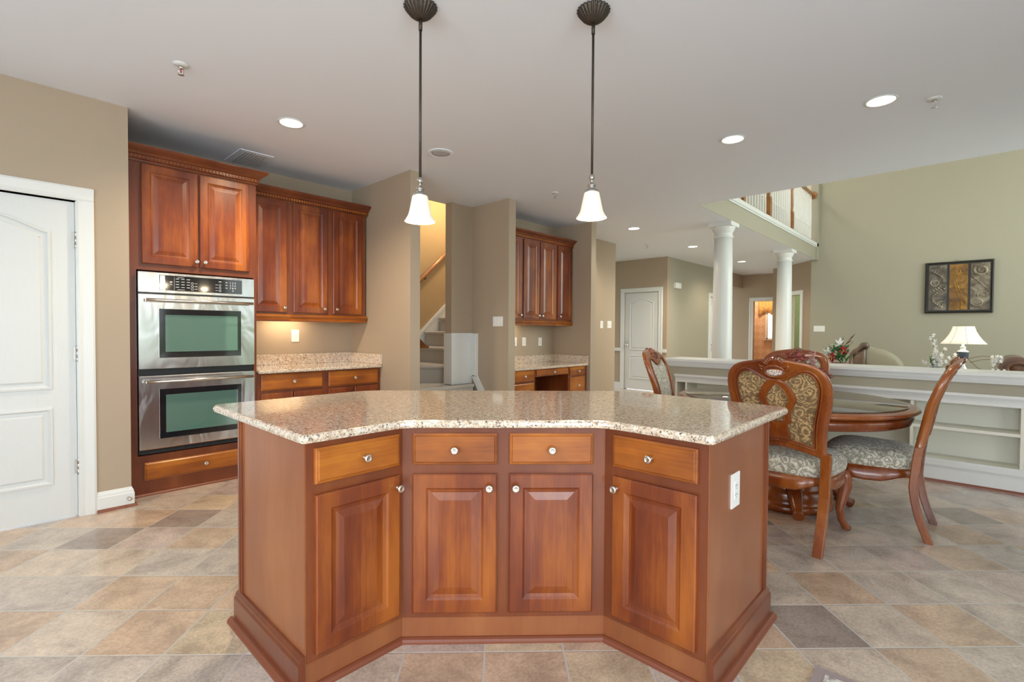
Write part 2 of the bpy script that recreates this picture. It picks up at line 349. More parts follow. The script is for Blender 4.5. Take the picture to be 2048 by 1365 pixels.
# ------------------------------------------------------------------ mesh helpers
class MB:
    def __init__(s): s.v = []; s.f = []; s.sm = []
    def add(s, vs, fs, smooth=False):
        o = len(s.v); s.v += [tuple(x) for x in vs]
        for f in fs: s.f.append(tuple(i+o for i in f)); s.sm.append(smooth)
        return s
    def box(s, x0, y0, z0, x1, y1, z1, bev=0):
        x0, x1 = min(x0, x1), max(x0, x1); y0, y1 = min(y0, y1), max(y0, y1); z0, z1 = min(z0, z1), max(z0, z1)
        if not bev:
            vs = [(x, y, z) for z in (z0, z1) for y in (y0, y1) for x in (x0, x1)]
            return s.add(vs, [(0, 2, 3, 1), (4, 5, 7, 6), (0, 1, 5, 4), (2, 6, 7, 3), (0, 4, 6, 2), (1, 3, 7, 5)])
        b = bev
        rings = [(z0, b), (z0+b, 0), (z1-b, 0), (z1, b)]
        vs = []
        for z, i in rings:
            vs += [(x0+i+b*0, y0+i, z), (x1-i, y0+i, z), (x1-i, y1-i, z), (x0+i, y1-i, z)]
        fs = [(3, 2, 1, 0), (12, 13, 14, 15)]
        for r in range(3):
            for k in range(4):
                a = r*4+k; c = r*4+(k+1) % 4; fs.append((a, c, c+4, a+4))
        return s.add(vs, fs)
    def loft(s, loops, closed=True, cap0=True, cap1=True, smooth=False):
        n = len(loops[0]); vs = [p for l in loops for p in l]; fs = []
        for r in range(len(loops)-1):
            for k in range(n if closed else n-1):
                a = r*n+k; c = r*n+(k+1) % n; fs.append((a, c, c+n, a+n))
        s.add(vs, fs, smooth)
        o = len(s.v)-len(vs)
        if cap0: s.f.append(tuple(o+k for k in range(n))[::-1]); s.sm.append(False)
        if cap1: s.f.append(tuple(o+(len(loops)-1)*n+k for k in range(n))); s.sm.append(False)
        return s
    def lathe(s, prof, c=(0, 0, 0), n=32, axis='z', smooth=True, cap0=True, cap1=True, flute=0, nf=12):
        loops = []
        for r, h in prof:
            l = []
            for k in range(n):
                a = 2*PI*k/n; rr = r*(1+flute*math.cos(nf*a)) if flute else r
                x, y = rr*math.cos(a), rr*math.sin(a)
                if axis == 'z': p = (c[0]+x, c[1]+y, c[2]+h)
                elif axis == 'y': p = (c[0]+x, c[1]+h, c[2]+y)
                else: p = (c[0]+h, c[1]+x, c[2]+y)
                l.append(p)
            loops.append(l)
        return s.loft(loops, True, cap0, cap1, smooth)
    def tube(s, pts, rad, n=8, smooth=True, flat=1.0):
        pts = [Vector(p) for p in pts]; loops = []
        if not isinstance(rad, (list, tuple)): rad = [rad]*len(pts)
        prev = None
        for i, p in enumerate(pts):
            d = (pts[min(i+1, len(pts)-1)]-pts[max(i-1, 0)]).normalized()
            ref = Vector((0, 0, 1)) if abs(d.z) < .9 else Vector((0, 1, 0))
            if prev is None: a = d.cross(ref).normalized()
            else: a = (prev-d*prev.dot(d)).normalized()
            prev = a; b = d.cross(a)
            loops.append([p+rad[i]*(math.cos(2*PI*k/n)*a+flat*math.sin(2*PI*k/n)*b) for k in range(n)])
        return s.loft(loops, True, True, True, smooth)
    def prism(s, poly, z0, z1):
        return s.loft([[(x, y, z0) for x, y in poly], [(x, y, z1) for x, y in poly]])
    def sweep(s, prof, path, closed=False):
        # prof: (out, z) pairs ; path: xy polyline ; out = to the right of travel
        n = len(path); loops = []
        for i, p in enumerate(path):
            p = Vector(p)
            dn = (Vector(path[(i+1) % n])-p).normalized() if (i < n-1 or closed) else None
            dp = (p-Vector(path[i-1])).normalized() if (i > 0 or closed) else None
            if dn is None: dn = dp
            if dp is None: dp = dn
            n1 = Vector((dp.y, -dp.x)); n2 = Vector((dn.y, -dn.x)); mm = (n1+n2).normalized(); k = 1/max(.3, mm.dot(n1))
            loops.append([(p.x+mm.x*o*k, p.y+mm.y*o*k, z) for o, z in prof])
        if closed: loops.append(loops[0])
        return s.loft(loops, True, not closed, not closed)
    def build(s, name, mat, parent=None, smooth=None, bevel=0, subsurf=0):
        me = bpy.data.meshes.new(name); me.from_pydata([tuple(v) for v in s.v], [], s.f)
        bm = bmesh.new(); bm.from_mesh(me); bmesh.ops.recalc_face_normals(bm, faces=bm.faces); bm.to_mesh(me); bm.free()
        if smooth is None: me.polygons.foreach_set('use_smooth', s.sm)
        else: me.polygons.foreach_set('use_smooth', [smooth]*len(me.polygons))
        me.materials.append(mat)
        o = bpy.data.objects.new(name, me); COL.objects.link(o)
        if parent: o.parent = parent
        if bevel:
            m = o.modifiers.new('bevel', 'BEVEL'); m.width = bevel; m.segments = 2; m.limit_method = 'ANGLE'
        if subsurf:
            m = o.modifiers.new('subdivision', 'SUBSURF'); m.levels = subsurf; m.render_levels = subsurf
        return o
def tag(o, label, cat, group=None):
    o['label'] = label; o['category'] = cat; o['kind'] = 'thing'
    if group: o['group'] = group
    return o
def thing(name, label, cat, loc=(0, 0, 0), rz=0, group=None):
    o = bpy.data.objects.new(name, None); o.empty_display_size = .1; COL.objects.link(o)
    o.location = loc; o.rotation_euler = (0, 0, rz)
    return tag(o, label, cat, group)
def struct(name, mb, mat, parent=None, bevel=0):
    o = mb.build(name, mat, parent, bevel=bevel)
    if not parent: o['kind'] = 'structure'
    return o
def dup(root, loc, rz, label, group=None):
    r = root.copy(); COL.objects.link(r); r.location = loc; r.rotation_euler = (0, 0, rz); r['label'] = label
    if group: r['group'] = group
    for ch in list(root.children):
        c = ch.copy(); COL.objects.link(c); c.parent = r
        for g in ch.children:
            d = g.copy(); COL.objects.link(d); d.parent = c
    return r
def rect(x0, z0, x1, z1, y, i=0):
    return [(x0+i, y, z0+i), (x1-i, y, z0+i), (x1-i, y, z1-i), (x0+i, y, z1-i)]

# ------------------------------------------------------------------ room shell
ZC = 2.81
def wallY(name, y0, y1, x0, x1, z0, z1, mat, holes=()):
    m = MB(); xs = x0
    for hx0, hx1, hz0, hz1 in sorted(holes):
        if hx0 > xs: m.box(xs, y0, z0, hx0, y1, z1)
        if hz0 > z0: m.box(hx0, y0, z0, hx1, y1, hz0)
        if hz1 < z1: m.box(hx0, y0, hz1, hx1, y1, z1)
        xs = hx1
    if xs < x1: m.box(xs, y0, z0, x1, y1, z1)
    return struct(name, m, mat)
def wallX(name, x0, x1, y0, y1, z0, z1, mat, holes=()):
    m = MB(); ys = y0
    for hy0, hy1, hz0, hz1 in sorted(holes):
        if hy0 > ys: m.box(x0, ys, z0, x1, hy0, z1)
        if hz0 > z0: m.box(x0, hy0, z0, x1, hy1, hz0)
        if hz1 < z1: m.box(x0, hy0, hz1, x1, hy1, z1)
        ys = hy1
    if ys < y1: m.box(x0, ys, z0, x1, y1, z1)
    return struct(name, m, mat)

struct('floor', MB().box(-3.3, -3.3, -.1, 5.6, 7.2, 0).box(5.6, 2.45, -.1, 16, 7.2, 0), M_TILE)
struct('floor_family_room', MB().box(5.6, -3.3, -.1, 12.3, 2.45, 0), M_CARPET)
struct('ceiling', MB().box(-3.3, -3.3, ZC, 5.95, 4.77, ZC+.3).box(-3.3, 4.77, ZC, 2.925, 7.2, ZC+.3).box(5.95, 2.506, ZC, 16, 4.77, ZC+.26).box(7.5, 4.77, ZC, 16, 7.2, ZC+.26), M_CEIL)
wallY('wall_left', 4.36, 4.48, -3.2, .69, 0, ZC, M_TAN, [(-.37, .41, 0, 2.10)])
wallX('wall_left_return', .57, .69, 4.48, 5.12, 0, ZC, M_TAN)
wallY('wall_back', 5.12, 5.24, .57, 2.92, 0, ZC, M_TAN)
wallX('wall_stair_left', 2.81, 2.925, 4.0, 6.0, 0, ZC, M_TAN); wallX('wall_stair_upper', 2.81, 2.925, 4.77, 6.0, ZC+.3, 5.4, M_TAN)
wallX('wall_stair_stub', 3.86, 4.19, 4.64, 4.76, 0, ZC, M_TAN)
wallX('wall_stair_right', 4.19, 4.305, 4.0, 4.76, 0, ZC, M_TAN)
wallY('wall_nook', 4.655, 4.77, 4.305, 5.885, 0, ZC, M_TAN)
wallX('wall_nook_right', 5.885, 6.0, 4.0, 4.77, 0, ZC, M_TAN)
wallY('wall_switch', 4.66, 4.78, 6.0, 7.61, 0, ZC, M_TAN)
wallY('wall_stairwell', 6.0, 6.1, 2.8, 7.6, 0, 5.4, plain('orange_lit_stair_paint', (.43, .30, .15), .7))  # orange glow of the stair lamp is mixed into this wall colour
wallX('wall_hall', 9.6, 9.72, 4.65, 7.2, 0, ZC, M_TAN, [(4.835, 5.64, 0, 2.10)])
wallX('wall_hall_left', 7.5, 7.61, 4.78, 7.2, 0, ZC, M_TAN)
wallY('wall_foyer', 4.65, 4.77, 9.72, 12.7, 0, ZC, M_TANLIT, [(11.85, 12.62, 0, 2.1)])
wallY('wall_bulkhead', 4.65, 4.9, 12.7, 14.1, 2.455, ZC, M_TAN)
wallX('wall_powder', 14.1, 14.22, 3.86, 7.2, 0, ZC, M_TAN, [(3.62+.25, 4.37, 0, 2.09)])
wallY('wall_foyer_jog', 3.515, 3.62, 13.09, 14.22, 0, ZC, M_TAN)
# far diagonal wall with a doorway
dv = Vector((13.09-12.11, 3.515-2.60)); dl = dv.length; da = math.atan2(dv.y, dv.x)
def diag(name, a0, a1, z0, z1, mat, d0=0, d1=-.12):
    m = MB()
    for (p, q, r, s_) in [(a0, a1, z0, z1)]: m.box(p, d0, r, q, d1, s_)
    o = m.build(name, mat); o.location = (12.11, 2.60, 0); o.rotation_euler = (0, 0, da); o['kind'] = 'structure'; return o
mdw = MB(); mdw.box(0, -.12, 0, .36, 0, ZC); mdw.box(.36, -.12, 2.11, 1.12, 0, ZC); mdw.box(1.12, -.12, 0, dl, 0, ZC)
o = mdw.build('wall_foyer_diagonal', M_TAN); o.location = (12.11, 2.60, 0); o.rotation_euler = (0, 0, da); o['kind'] = 'structure'
wallX('wall_family', 12.11, 12.23, -3.2, 2.60, 0, 5.7, M_TANLIT)
wallY('wall_green_room', 1.2, 1.3, 12.23, 15.6, 0, ZC, M_GREENW)
wallX('wall_green_room_end', 14.6, 14.7, 1.3, 3.5, 0, ZC, M_GREENW)
wallX('wall_powder_end', 15.7, 15.8, 3.62, 7.2, 0, ZC, M_WPAPER)
wallY('wall_powder_side', 5.6, 5.7, 14.22, 15.7, 0, ZC, M_WPAPER)
wallY('wall_powder_front', 3.62, 3.7, 14.22, 15.7, 0, ZC, M_WPAPER)
# upper storey
struct('floor_upper', MB().box(6.0, 2.62, ZC+.26, 12.2, 4.3, ZC+.33), M_CARPET)
wallY('wall_balcony_fascia', 2.50, 2.62, 5.95, 12.11, ZC+.001, 3.10, M_TANLIT)
wallY('wall_upper_hall', 4.3, 4.4, 5.9, 12.3, ZC+.26, 5.7, M_CREAMW)
wallX('wall_upper_end', 12.11, 12.23, 2.60, 4.3, ZC+.26, 5.7, M_CREAMW)
wallX('wall_upper_kitchen', 5.83, 5.95, -3.2, 4.4, ZC+.3, 5.7, M_CREAMW)
struct('ceiling_upper', MB().box(5.8, -3.3, 5.7, 12.4, 4.5, 5.8), M_CEIL)
struct('trim_1', MB().box(5.95, 2.47, 3.085, 12.1, 2.64, 3.15).box(5.95, 2.485, 3.06, 12.1, 2.5, 3.09), M_WHITE)
struct('trim_2', MB().box(11.98, 2.47, ZC-.01, 12.11, 2.60, 5.7), M_TANLIT)
# rear of kitchen and family room, with windows
KW = [(-2.8, 1.0, .5, 2.5), (1.2, 2.55, .1, 2.6), (3.6, 5.4, .1, 2.6)]
wallY('wall_rear', -3.3, -3.2, -3.3, 5.9, 0, ZC, M_TAN, KW)
wallX('wall_rear_left', -3.3, -3.2, -3.2, 4.48, 0, ZC, M_TAN, [(-1.4, 2.0, .75, 2.35)])
wallX('wall_family_near', 5.83, 5.95, -3.2, -1.5, 0, ZC, M_TANLIT)
FW = [(6.7, 8.7, .6, 4.8), (9.1, 11.1, .6, 4.8)]
wallY('wall_family_rear', -3.3, -3.2, 5.9, 12.3, 0, 5.7, M_TANLIT, FW)
def window(n, axis, a0, a1, z0, z1, p):
    w = MB()
    def bx(u0, v0, u1, v1, t=.05):
        if axis == 'y': w.box(u0, p-t/2, v0, u1, p+t/2, v1)
        else: w.box(p-t/2, u0, v0, p+t/2, u1, v1)
    bx(a0, z0, a0+.06, z1); bx(a1-.06, z0, a1, z1); bx(a0, z0, a1, z0+.06); bx(a0, z1-.06, a1, z1)
    c = (a0+a1)/2; bx(c-.03, z0, c+.03, z1); bx(a0, (z0+z1)/2-.02, a1, (z0+z1)/2+.02)
    o = struct('window_%d' % n, w, M_WHITE)
    g = MB()
    if axis == 'y': g.box(a0+.05, p-.004, z0+.05, a1-.05, p+.004, z1-.05)
    else: g.box(p-.004, a0+.05, z0+.05, p+.004, a1-.05, z1-.05)
    g.build('pane', M_PANE, o)
for i, h in enumerate(KW): window(i+1, 'y', *h, -3.24)
window(6, 'x', -1.4, 2.0, .75, 2.35, -3.24)
for i, h in enumerate(FW): window(i+4, 'y', *h, -3.24)

# casing and doors --------------------------------------------------
def casing_Y(n, x0, x1, ztop, yw, w=.09, right=True, left=True):
    m = MB()
    prof = [(0, 0), (w, 0), (w, .016), (w-.012, .022), (w-.03, .018), (.03, .012), (.012, .016), (0, .010)]
    def leg(xa, sgn):
        m.loft([[(xa+sgn*o, yw-t, z) for o, t in prof] for z in (0, ztop)])
    if left: leg(x0, -1)
    if right: leg(x1, 1)
    m.loft([[(x, yw-t, ztop+o) for o, t in prof] for x in (x0-w*left, x1+w*right)])
    return struct('trim_%d' % n, m, M_WHITE)
def casing_X(n, y0, y1, ztop, xw, w=.09):
    m = MB()
    prof = [(0, 0), (w, 0), (w, .016), (w-.012, .022), (w-.03, .018), (.03, .012), (.012, .016), (0, .010)]
    m.loft([[(xw-t, y0-o, z) for o, t in prof] for z in (0, ztop)])
    m.loft([[(xw-t, y1+o, z) for o, t in prof] for z in (0, ztop)])
    m.loft([[(xw-t, y, ztop+o) for o, t in prof] for y in (y0-w, y1+w)])
    return struct('trim_%d' % n, m, M_WHITE)
def panel_loops(pts, rings):
    n = len(pts); out = []
    P = [Vector(p) for p in pts]
    ar = sum(P[i].x*P[(i+1) % n].y-P[(i+1) % n].x*P[i].y for i in range(n)); sg = 1 if ar > 0 else -1
    for ins, d in rings:
        l = []
        for i in range(n):
            e1 = (P[i]-P[i-1]).normalized(); e2 = (P[(i+1) % n]-P[i]).normalized()
            n1 = Vector((-e1.y, e1.x))*sg; n2 = Vector((-e2.y, e2.x))*sg; mm = (n1+n2).normalized(); k = min(2, 1/max(.4, mm.dot(n1)))
            q = P[i]+mm*ins*k; l.append((q.x, d, q.y))
        out.append(l)
    return out
def door_slab(w, h, arch):
    """local x 0..w, front at y=0 facing -y"""
    m = MB().box(0, 0, .012, w, .035, h)
    rg = [(0, .002), (.004, -.010), (.016, -.011), (.030, .004), (.036, .004), (.056, -.008), (.062, -.008)]
    x0, x1 = .115, w-.115
    za = 1.89 if arch else 1.89
    top = []
    N = 14
    for i in range(N+1):
        u = i/N; x = x1+(x0-x1)*u
        top.append((x, h-.205+.085*(math.sin(PI*u)**1.5)))
    m.loft(panel_loops([(x0, .86), (x1, .86)]+top, rg), True, False, True)
    m.loft(panel_loops([(x0, .235), (x1, .235), (x1, .745), (x0, .745)], rg), True, False, True)
    return m
def knob_mesh(c, axis='y', sgn=-1, r=.027):
    return MB().lathe([(r, 0), (r, sgn*.006), (r*.45, sgn*.012), (r*.4, sgn*.03), (r*.8, sgn*.036), (r, sgn*.05), (r*.85, sgn*.064), (.001, sgn*.068)], c, 16, axis)
# pantry door
d1 = struct('door_1', door_slab(.765, 2.095, True), M_DOORW); d1.location = (-.362, 4.372, 0)
for z in (.336, 1.091, 1.847):
    h = MB().lathe([(.006, -.055), (.0085, -.05), (.0085, -.018), (.007, -.017), (.0085, -.015), (.0085, .015), (.007, .017), (.0085, .018), (.0085, .05), (.006, .055)], (.771, -.006, z), 10)
    h.box(.752, -.002, z-.045, .765, .002, z+.045)
    h.build('hinge', M_PEWTER, d1)
knob_mesh((.06, -.002, .95)).build('door_knob', M_NICKEL, d1)
struct('trim_3', MB().box(-.372, 4.36, 0, -.362, 4.47, 2.11).box(.405, 4.36, 0, .412, 4.47, 2.11).box(-.372, 4.36, 2.1, .412, 4.47, 2.112), M_WHITE)
casing_Y(4, -.37, .41, 2.105, 4.36)
# hall door
d2 = struct('door_2', door_slab(.795, 2.095, True), M_DOORW); d2.location = (9.615, 5.635, 0); d2.rotation_euler = (0, 0, -PI/2)
knob_mesh((.06, 0, .97)).build('door_knob', M_CHROME, d2)
MB().lathe([(.025, 0), (.025, -.008), (.012, -.02), (.001, -.022)], (.06, 0, 1.06), 14, 'y').build('deadbolt', M_CHROME, d2)
for z in (.33, 1.1, 1.865): MB().box(.79, -.008, z-.045, .803, .0, z+.045).build('hinge', M_PEWTER, d2)
casing_X(5, 4.835, 5.64, 2.105, 9.6)
d3 = struct('door_3', door_slab(.76, 2.095, True), M_DOORW); d3.location = (11.855, 4.665, 0)
knob_mesh((.13, 0, .955), r=.024).build('door_knob', M_PEWTER, d3)
casing_Y(6, 11.85, 12.62, 2.105, 4.65)
casing_X(7, 3.87, 4.37, 2.09, 14.1, .1)
cs = MB(); w_ = .09
cs.box(.36-w_, 0, 0, .36, .02, 2.2); cs.box(.36, 0, 2.11, 1.12, .02, 2.2); cs.box(1.12, 0, 0, 1.21, .02, 2.2)
o = struct('trim_8', cs, M_WHITE); o.location = (12.11, 2.60, 0); o.rotation_euler = (0, 0, da)
# chair rail + baseboards in the hall
struct('trim_9', MB().box(9.575, 5.73, .83, 9.6, 7.1, .90).box(9.575, 4.65, .83, 9.6, 4.745, .90), M_WHITE)
struct('baseboard_hall', MB().box(9.58, 5.73, 0, 9.6, 7.1, .14).box(9.58, 4.65, 0, 9.6, 4.745, .14).box(9.6, 4.63, 0, 11.76, 4.65, .14), M_WHITE)
BBP = [(0, 0), (.016, 0), (.016, .095), (.012, .105), (.012, .115), (.006, .125), (.003, .135), (0, .137)]
bb = MB().sweep(BBP, [(.50, 4.36), (.69, 4.36), (.69, 4.45)])
bo = struct('baseboard_left', bb, M_WHITE)
MB().sweep([(.016, 0), (.034, 0), (.032, .008), (.026, .015), (.016, .018)], [(.50, 4.36), (.69, 4.36), (.69, 4.45)]).build('shoe_moulding', M_SHOE, bo)
MB().lathe([(.012, 0), (.012, -.004), (.005, -.008), (.005, -.03), (.011, -.034), (.011, -.045), (.001, -.047)], (.672, 4.344, .062), 12, 'y').build('door_stop', M_NICKEL, bo)
struct('baseboard_right', MB().sweep(BBP, [(5.885, 4.02), (5.885, 4.0), (6.0, 4.0), (6.0, 4.66), (7.61, 4.66), (7.61, 5.2)]), M_WHITE)
struct('baseboard_stairs', MB().sweep(BBP, [(2.81, 4.44), (2.81, 4.0), (2.925, 4.0), (2.925, 4.18)]), M_WHITE)
struct('baseboard_nook', MB().sweep(BBP, [(4.19, 4.0), (4.305, 4.0), (4.305, 4.02)]), M_WHITE)

# ------------------------------------------------------------------ cabinets
def raised(w, h, fr=.058, t=.02):
    rg = [(0, t), (0, .004), (.005, 0), (fr-.004, 0), (fr+.004, .006), (fr+.012, .0075), (fr+.016, .0085), (fr+.046, .002), (fr+.05, .002)]
    m = MB(); m.loft([rect(0, 0, w, h, d, i) for i, d in rg], True, True, True); return m
def slab(w, h, t=.02):
    rg = [(0, t), (0, .007), (.005, .004), (.008, .004), (.012, 0)]
    m = MB(); m.loft([rect(0, 0, w, h, d, i) for i, d in rg], True, True, True); return m
KN = [(.0085, 0), (.0085, -.003), (.0055, -.006), (.0055, -.014), (.010, -.018), (.0155, -.022), (.0160, -.026), (.0135, -.030), (.009, -.031), (.0075, -.0300), (.001, -.0300)]
def door(par, name, x, z, w, h, knob=None, mat=None, fr=.058):
    m = raised(w, h, fr) if name == 'door' else slab(w, h)
    o = m.build(name, mat or (M_WOOD if name == 'door' else M_WOODH), par)
    o.location = (x, -.02, z)
    if knob:
        k = MB().lathe(KN, (0, 0, 0), 20, 'y').build('knob', M_NICKEL, o); k.location = knob
    return o
def crown(par, path, z0, depth=.09):
    prof = [(0, z0), (.010, z0), (.012, z0+.012), (.022, z0+.018), (.022, z0+.045), (.030, z0+.05), (.034, z0+.058), (.042, z0+.066), (.060, z0+.078), (.074, z0+.088), (.080, z0+.098), (.080, z0+.108), (0, z0+.108)]
    MBc = MB().sweep(prof, path)
    MBc.build('crown_moulding', M_WOODF, par)
    for i in range(len(path)-1):
        dm = MB()
        a, b = Vector(path[i]), Vector(path[i+1]); L = (b-a).length; d = (b-a)/L; nrm = Vector((d.y, -d.x)); n = max(1, int(L/.024))
        for k in range(n):
            c = a+d*(k+.5)*L/n; p = c+nrm*.0245
            q = [(p.x-d.x*.007-nrm.x*.004, p.y-d.y*.007-nrm.y*.004), (p.x+d.x*.007-nrm.x*.004, p.y+d.y*.007-nrm.y*.004), (p.x+d.x*.007+nrm.x*.005, p.y+d.y*.007+nrm.y*.005), (p.x-d.x*.007+nrm.x*.005, p.y-d.y*.007+nrm.y*.005)]
            dm.prism(q, z0+.021, z0+.042)
        dm.build('dentil_strip', M_WOODH, par)
def lightrail(par, path, z1):
    MB().sweep([(-.012, z1-.068), (.010, z1-.068), (.014, z1-.06), (.014, z1-.05), (.006, z1-.044), (.012, z1-.03), (.018, z1-.022), (.018, z1-.010), (.004, z1), (-.012, z1)], path).build('light_rail', M_WOODH, par)

# tall oven cabinet: local x from .695, front y=0 (world 4.53)
OY = 4.53
oc = thing('oven_cabinet', 'tall cherry cabinet housing the double oven beside the white pantry door', 'cabinet', (.695, OY, 0))
m = MB(); Wc = .897
m.box(0, 0, 1.70, Wc, .02, 2.50); m.box(0, 0, .0, .062, .02, 1.70); m.box(.873, 0, 0, Wc, .02, 1.70); m.box(.062, 0, .085, .873, .02, .305)
m.box(0, .02, .0, .018, .585, 2.50); m.box(Wc-.018, .02, 0, Wc, .585, 2.50); m.box(0, .565, 0, Wc, .585, 2.5); m.box(0, .02, 2.48, Wc, .585, 2.5); m.box(.018, .02, .29, Wc-.018, .565, .305); m.box(.018, .02, 1.70, Wc-.018, .565, 1.72)
m.box(.062, .0, 0, .873, .02, .085)
m.build('carcass', M_WOODF, oc)
door(oc, 'door', .093, 1.748, .365, .738, (.352, 0, .043))
door(oc, 'door', .473, 1.748, .365, .738, (.03, 0, .043))
door(oc, 'drawer', .10, .117, .74, .135, (.40, 0, .065), M_WOODH)
crown(oc, [(-.0, 0), (Wc, 0), (Wc, .17)], 2.497)
MB().sweep([(0, 0), (.018, 0), (.016, .010), (.010, .017), (0, .02)], [(0, 0), (Wc, 0)]).build('shoe_moulding', M_SHOE, oc)

# double oven
ov = thing('double_wall_oven', 'stainless steel double wall oven with black control panel in tall cabinet', 'oven', (.762, OY-.004, 0))
m = MB(); m.box(0, 0, .315, .80, .03, 1.685); m.box(.02, .03, .32, .78, .52, 1.68); m.build('body', M_BLACK, ov)
p = MB().box(0, -.03, 1.532, .80, 0, 1.687, .004).build('control_panel', M_STEEL, ov)
MB().box(.13, -.0335, 1.553, .705, -.029, 1.668, .001).build('display', M_BLACKGL, p)
MB().box(.135, -.035, 1.556, .165, -.033, 1.665).build('display_end_cap', M_CHROME, p)
mk = MB()
for r_ in range(4):
    for c_ in range(3):
        x = .235+c_*.036; z = 1.643-r_*.021; mk.box(x, -.0342, z, x+.022, -.0336, z+.003)
mk.box(.245, -.0342, 1.655, .29, -.0336, 1.657); mk.box(.245, -.0342, 1.562, .295, -.0336, 1.564); mk.box(.225, -.0342, 1.56, .226, -.0336, 1.655)
for z in (1.603, 1.589, 1.61): mk.box(.197, -.0342, z+.01, .212, -.0336, z+.013)
for x, zz in ((.345, (1.617, 1.594, 1.572)), (.54, (1.617, 1.594, 1.572))):
    for z in zz:
        mk.lathe([(.0085, 0), (.0085, -.0006), (.0068, -.0006), (.0068, 0)], (x, -.0336, z), 18, 'y', cap0=False, cap1=False)
        mk.box(x+(.015 if x < .4 else -.034), -.0342, z, x+(.034 if x < .4 else -.015), -.0336, z+.002)
mk.box(.53, -.0342, 1.643, .55, -.0336, 1.647)
for c_ in (0,):
    for r_ in range(3): mk.box(.58, -.0342, 1.64-r_*.022, .594, -.0336, 1.643-r_*.022)
mk.build('panel_markings', emit('panel_white_print', (.8, .82, .82), .15), p)
fc = bpy.data.curves.new('keypad_digits', 'FONT'); fc.body = '1  2  3\n4  5  6\n7  8  9\n    0'; fc.size = .017; fc.space_line = 1.25; fc.extrude = .0003
ft = bpy.data.objects.new('text', fc); COL.objects.link(ft)
me = bpy.data.meshes.new_from_object(ft.evaluated_get(bpy.context.evaluated_depsgraph_get())); bpy.data.objects.remove(ft); bpy.data.curves.remove(fc)
me.materials.clear(); me.materials.append(bpy.data.materials['panel_white_print'])
fo = bpy.data.objects.new('keypad_digits', me); COL.objects.link(fo); fo.parent = p; fo.location = (.612, -.0342, 1.634); fo.rotation_euler = (PI/2, 0, 0)
def oven_door(z0, z1, wz0, wz1, hz):
    d = MB(); d.box(0, -.034, z0, .80, -.002, z1, .005)
    d = d.build('oven_door', M_STEEL, ov)
    MB().box(.125, -.0375, wz0, .695, -.033, wz1, .002).build('window_surround', M_BLACKGL, d)
    MB().box(.165, -.0385, wz0+.045, .668, -.037, wz1-.045).build('window_glass', M_OVGL, d)
    hm = MB().tube([(.035, -.085, hz), (.40, -.089, hz), (.765+.01, -.085, hz)], .0115, 12)
    for x in (.06, .74): hm.tube([(x, -.03, hz), (x, -.085, hz)], .008, 10)
    hm.build('handle', M_NICKEL, d)
    return d
oven_door(.958, 1.522, 1.04, 1.412, 1.475)
oven_door(.352, .905, .425, .803, .865)
for z0, z1 in ((.912, .952), (.316, .348)):
    vm = MB(); vm.box(.01, -.012, z0, .79, 0, z1)
    for i in range(3): vm.box(.02+.26*i, -.02, z0+.012, .25+.26*i, -.01, z0+.02)
    vm.box(.01, -.024, z1-.008, .79, -.011, z1-.003)
    vm.build('vent_strip', M_BLACK, ov)

# upper cabinets beside the oven: face 4.79
UY = 4.79
def upper(name, label, x0, x1, doors, yf, depth, group, crown_ends=(0, 0), z0=1.405, z1=2.485):
    c = thing(name, label, 'cabinet', (x0, yf, 0), 0, group)
    w = x1-x0
    m = MB(); m.box(0, 0, z0, w, depth, z1); m.build('carcass', M_WOODF, c)
    for (a, b, kx) in doors:
        door(c, 'door', a-x0, z0+.018, b-a, 1.045, (kx, 0, .045))
    pth = [(0, 0), (w, 0)]
    if crown_ends[1]: pth = [(0, 0), (w, 0), (w, .03)]
    if crown_ends[1] == 2: pth = [(0, 0), (w, 0), (w, depth)]
    crown(c, [(0, 0), (w, 0)] if not crown_ends[1] else pth, z1-.02)
    lightrail(c, [(0, 0), (w, 0)] if not crown_ends[1] else pth, z0)
    return c
upper('upper_cabinet', 'narrow single door cherry upper cabinet next to the double oven', 1.592, 1.985, [(1.63, 1.953, .293)], UY, .328, 'upper cabinets above the granite counter')
upper('upper_cabinet', 'two door cherry upper cabinet above the outlet, ending at the tan wall', 1.985, 2.785, [(2.016, 2.357, .30), (2.416, 2.736, .03)], UY, .328, 'upper cabinets above the granite counter', (0, 2))
area('under_cabinet_light', (2.05, 4.98, 1.385), (0, .25, -1), .35, .06, 2.2, (1, .74, .45))
# base cabinets
def base(name, label, x0, x1, yf, depth, drs, group, zt=.872, lower=True, kick=True):
    c = thing(name, label, 'cabinet', (x0, yf, 0), 0, group); w = x1-x0
    m = MB(); m.box(0, 0, .1, w, depth, zt); m.box(0, .06, 0, w, depth, .1); m.build('carcass', M_WOODF, c)
    for (a, b, z0, z1) in drs: door(c, 'drawer', a-x0, z0, b-a, z1-z0, ((b-a)/2, 0, (z1-z0)/2))
    return c
BY = 4.53
g_ = 'base cabinets under the granite counter'
c = base('base_cabinet', 'cherry base cabinet with drawers, next to the double oven', 1.594, 2.205, BY, .585, [(1.626, 2.178, .722, .862)], g_)
door(c, 'door', .032, .13, .27, .565, (.24, 0, .5)); door(c, 'door', .314, .13, .27, .565, (.03, 0, .5))
c = base('base_cabinet', 'cherry base cabinet with drawers, against the tan side wall', 2.205, 2.808, BY, .585, [(2.238, 2.772, .714, .858)], g_)
door(c, 'door', .033, .13, .26, .565, (.23, 0, .5)); door(c, 'door', .305, .13, .26, .565, (.03, 0, .5))
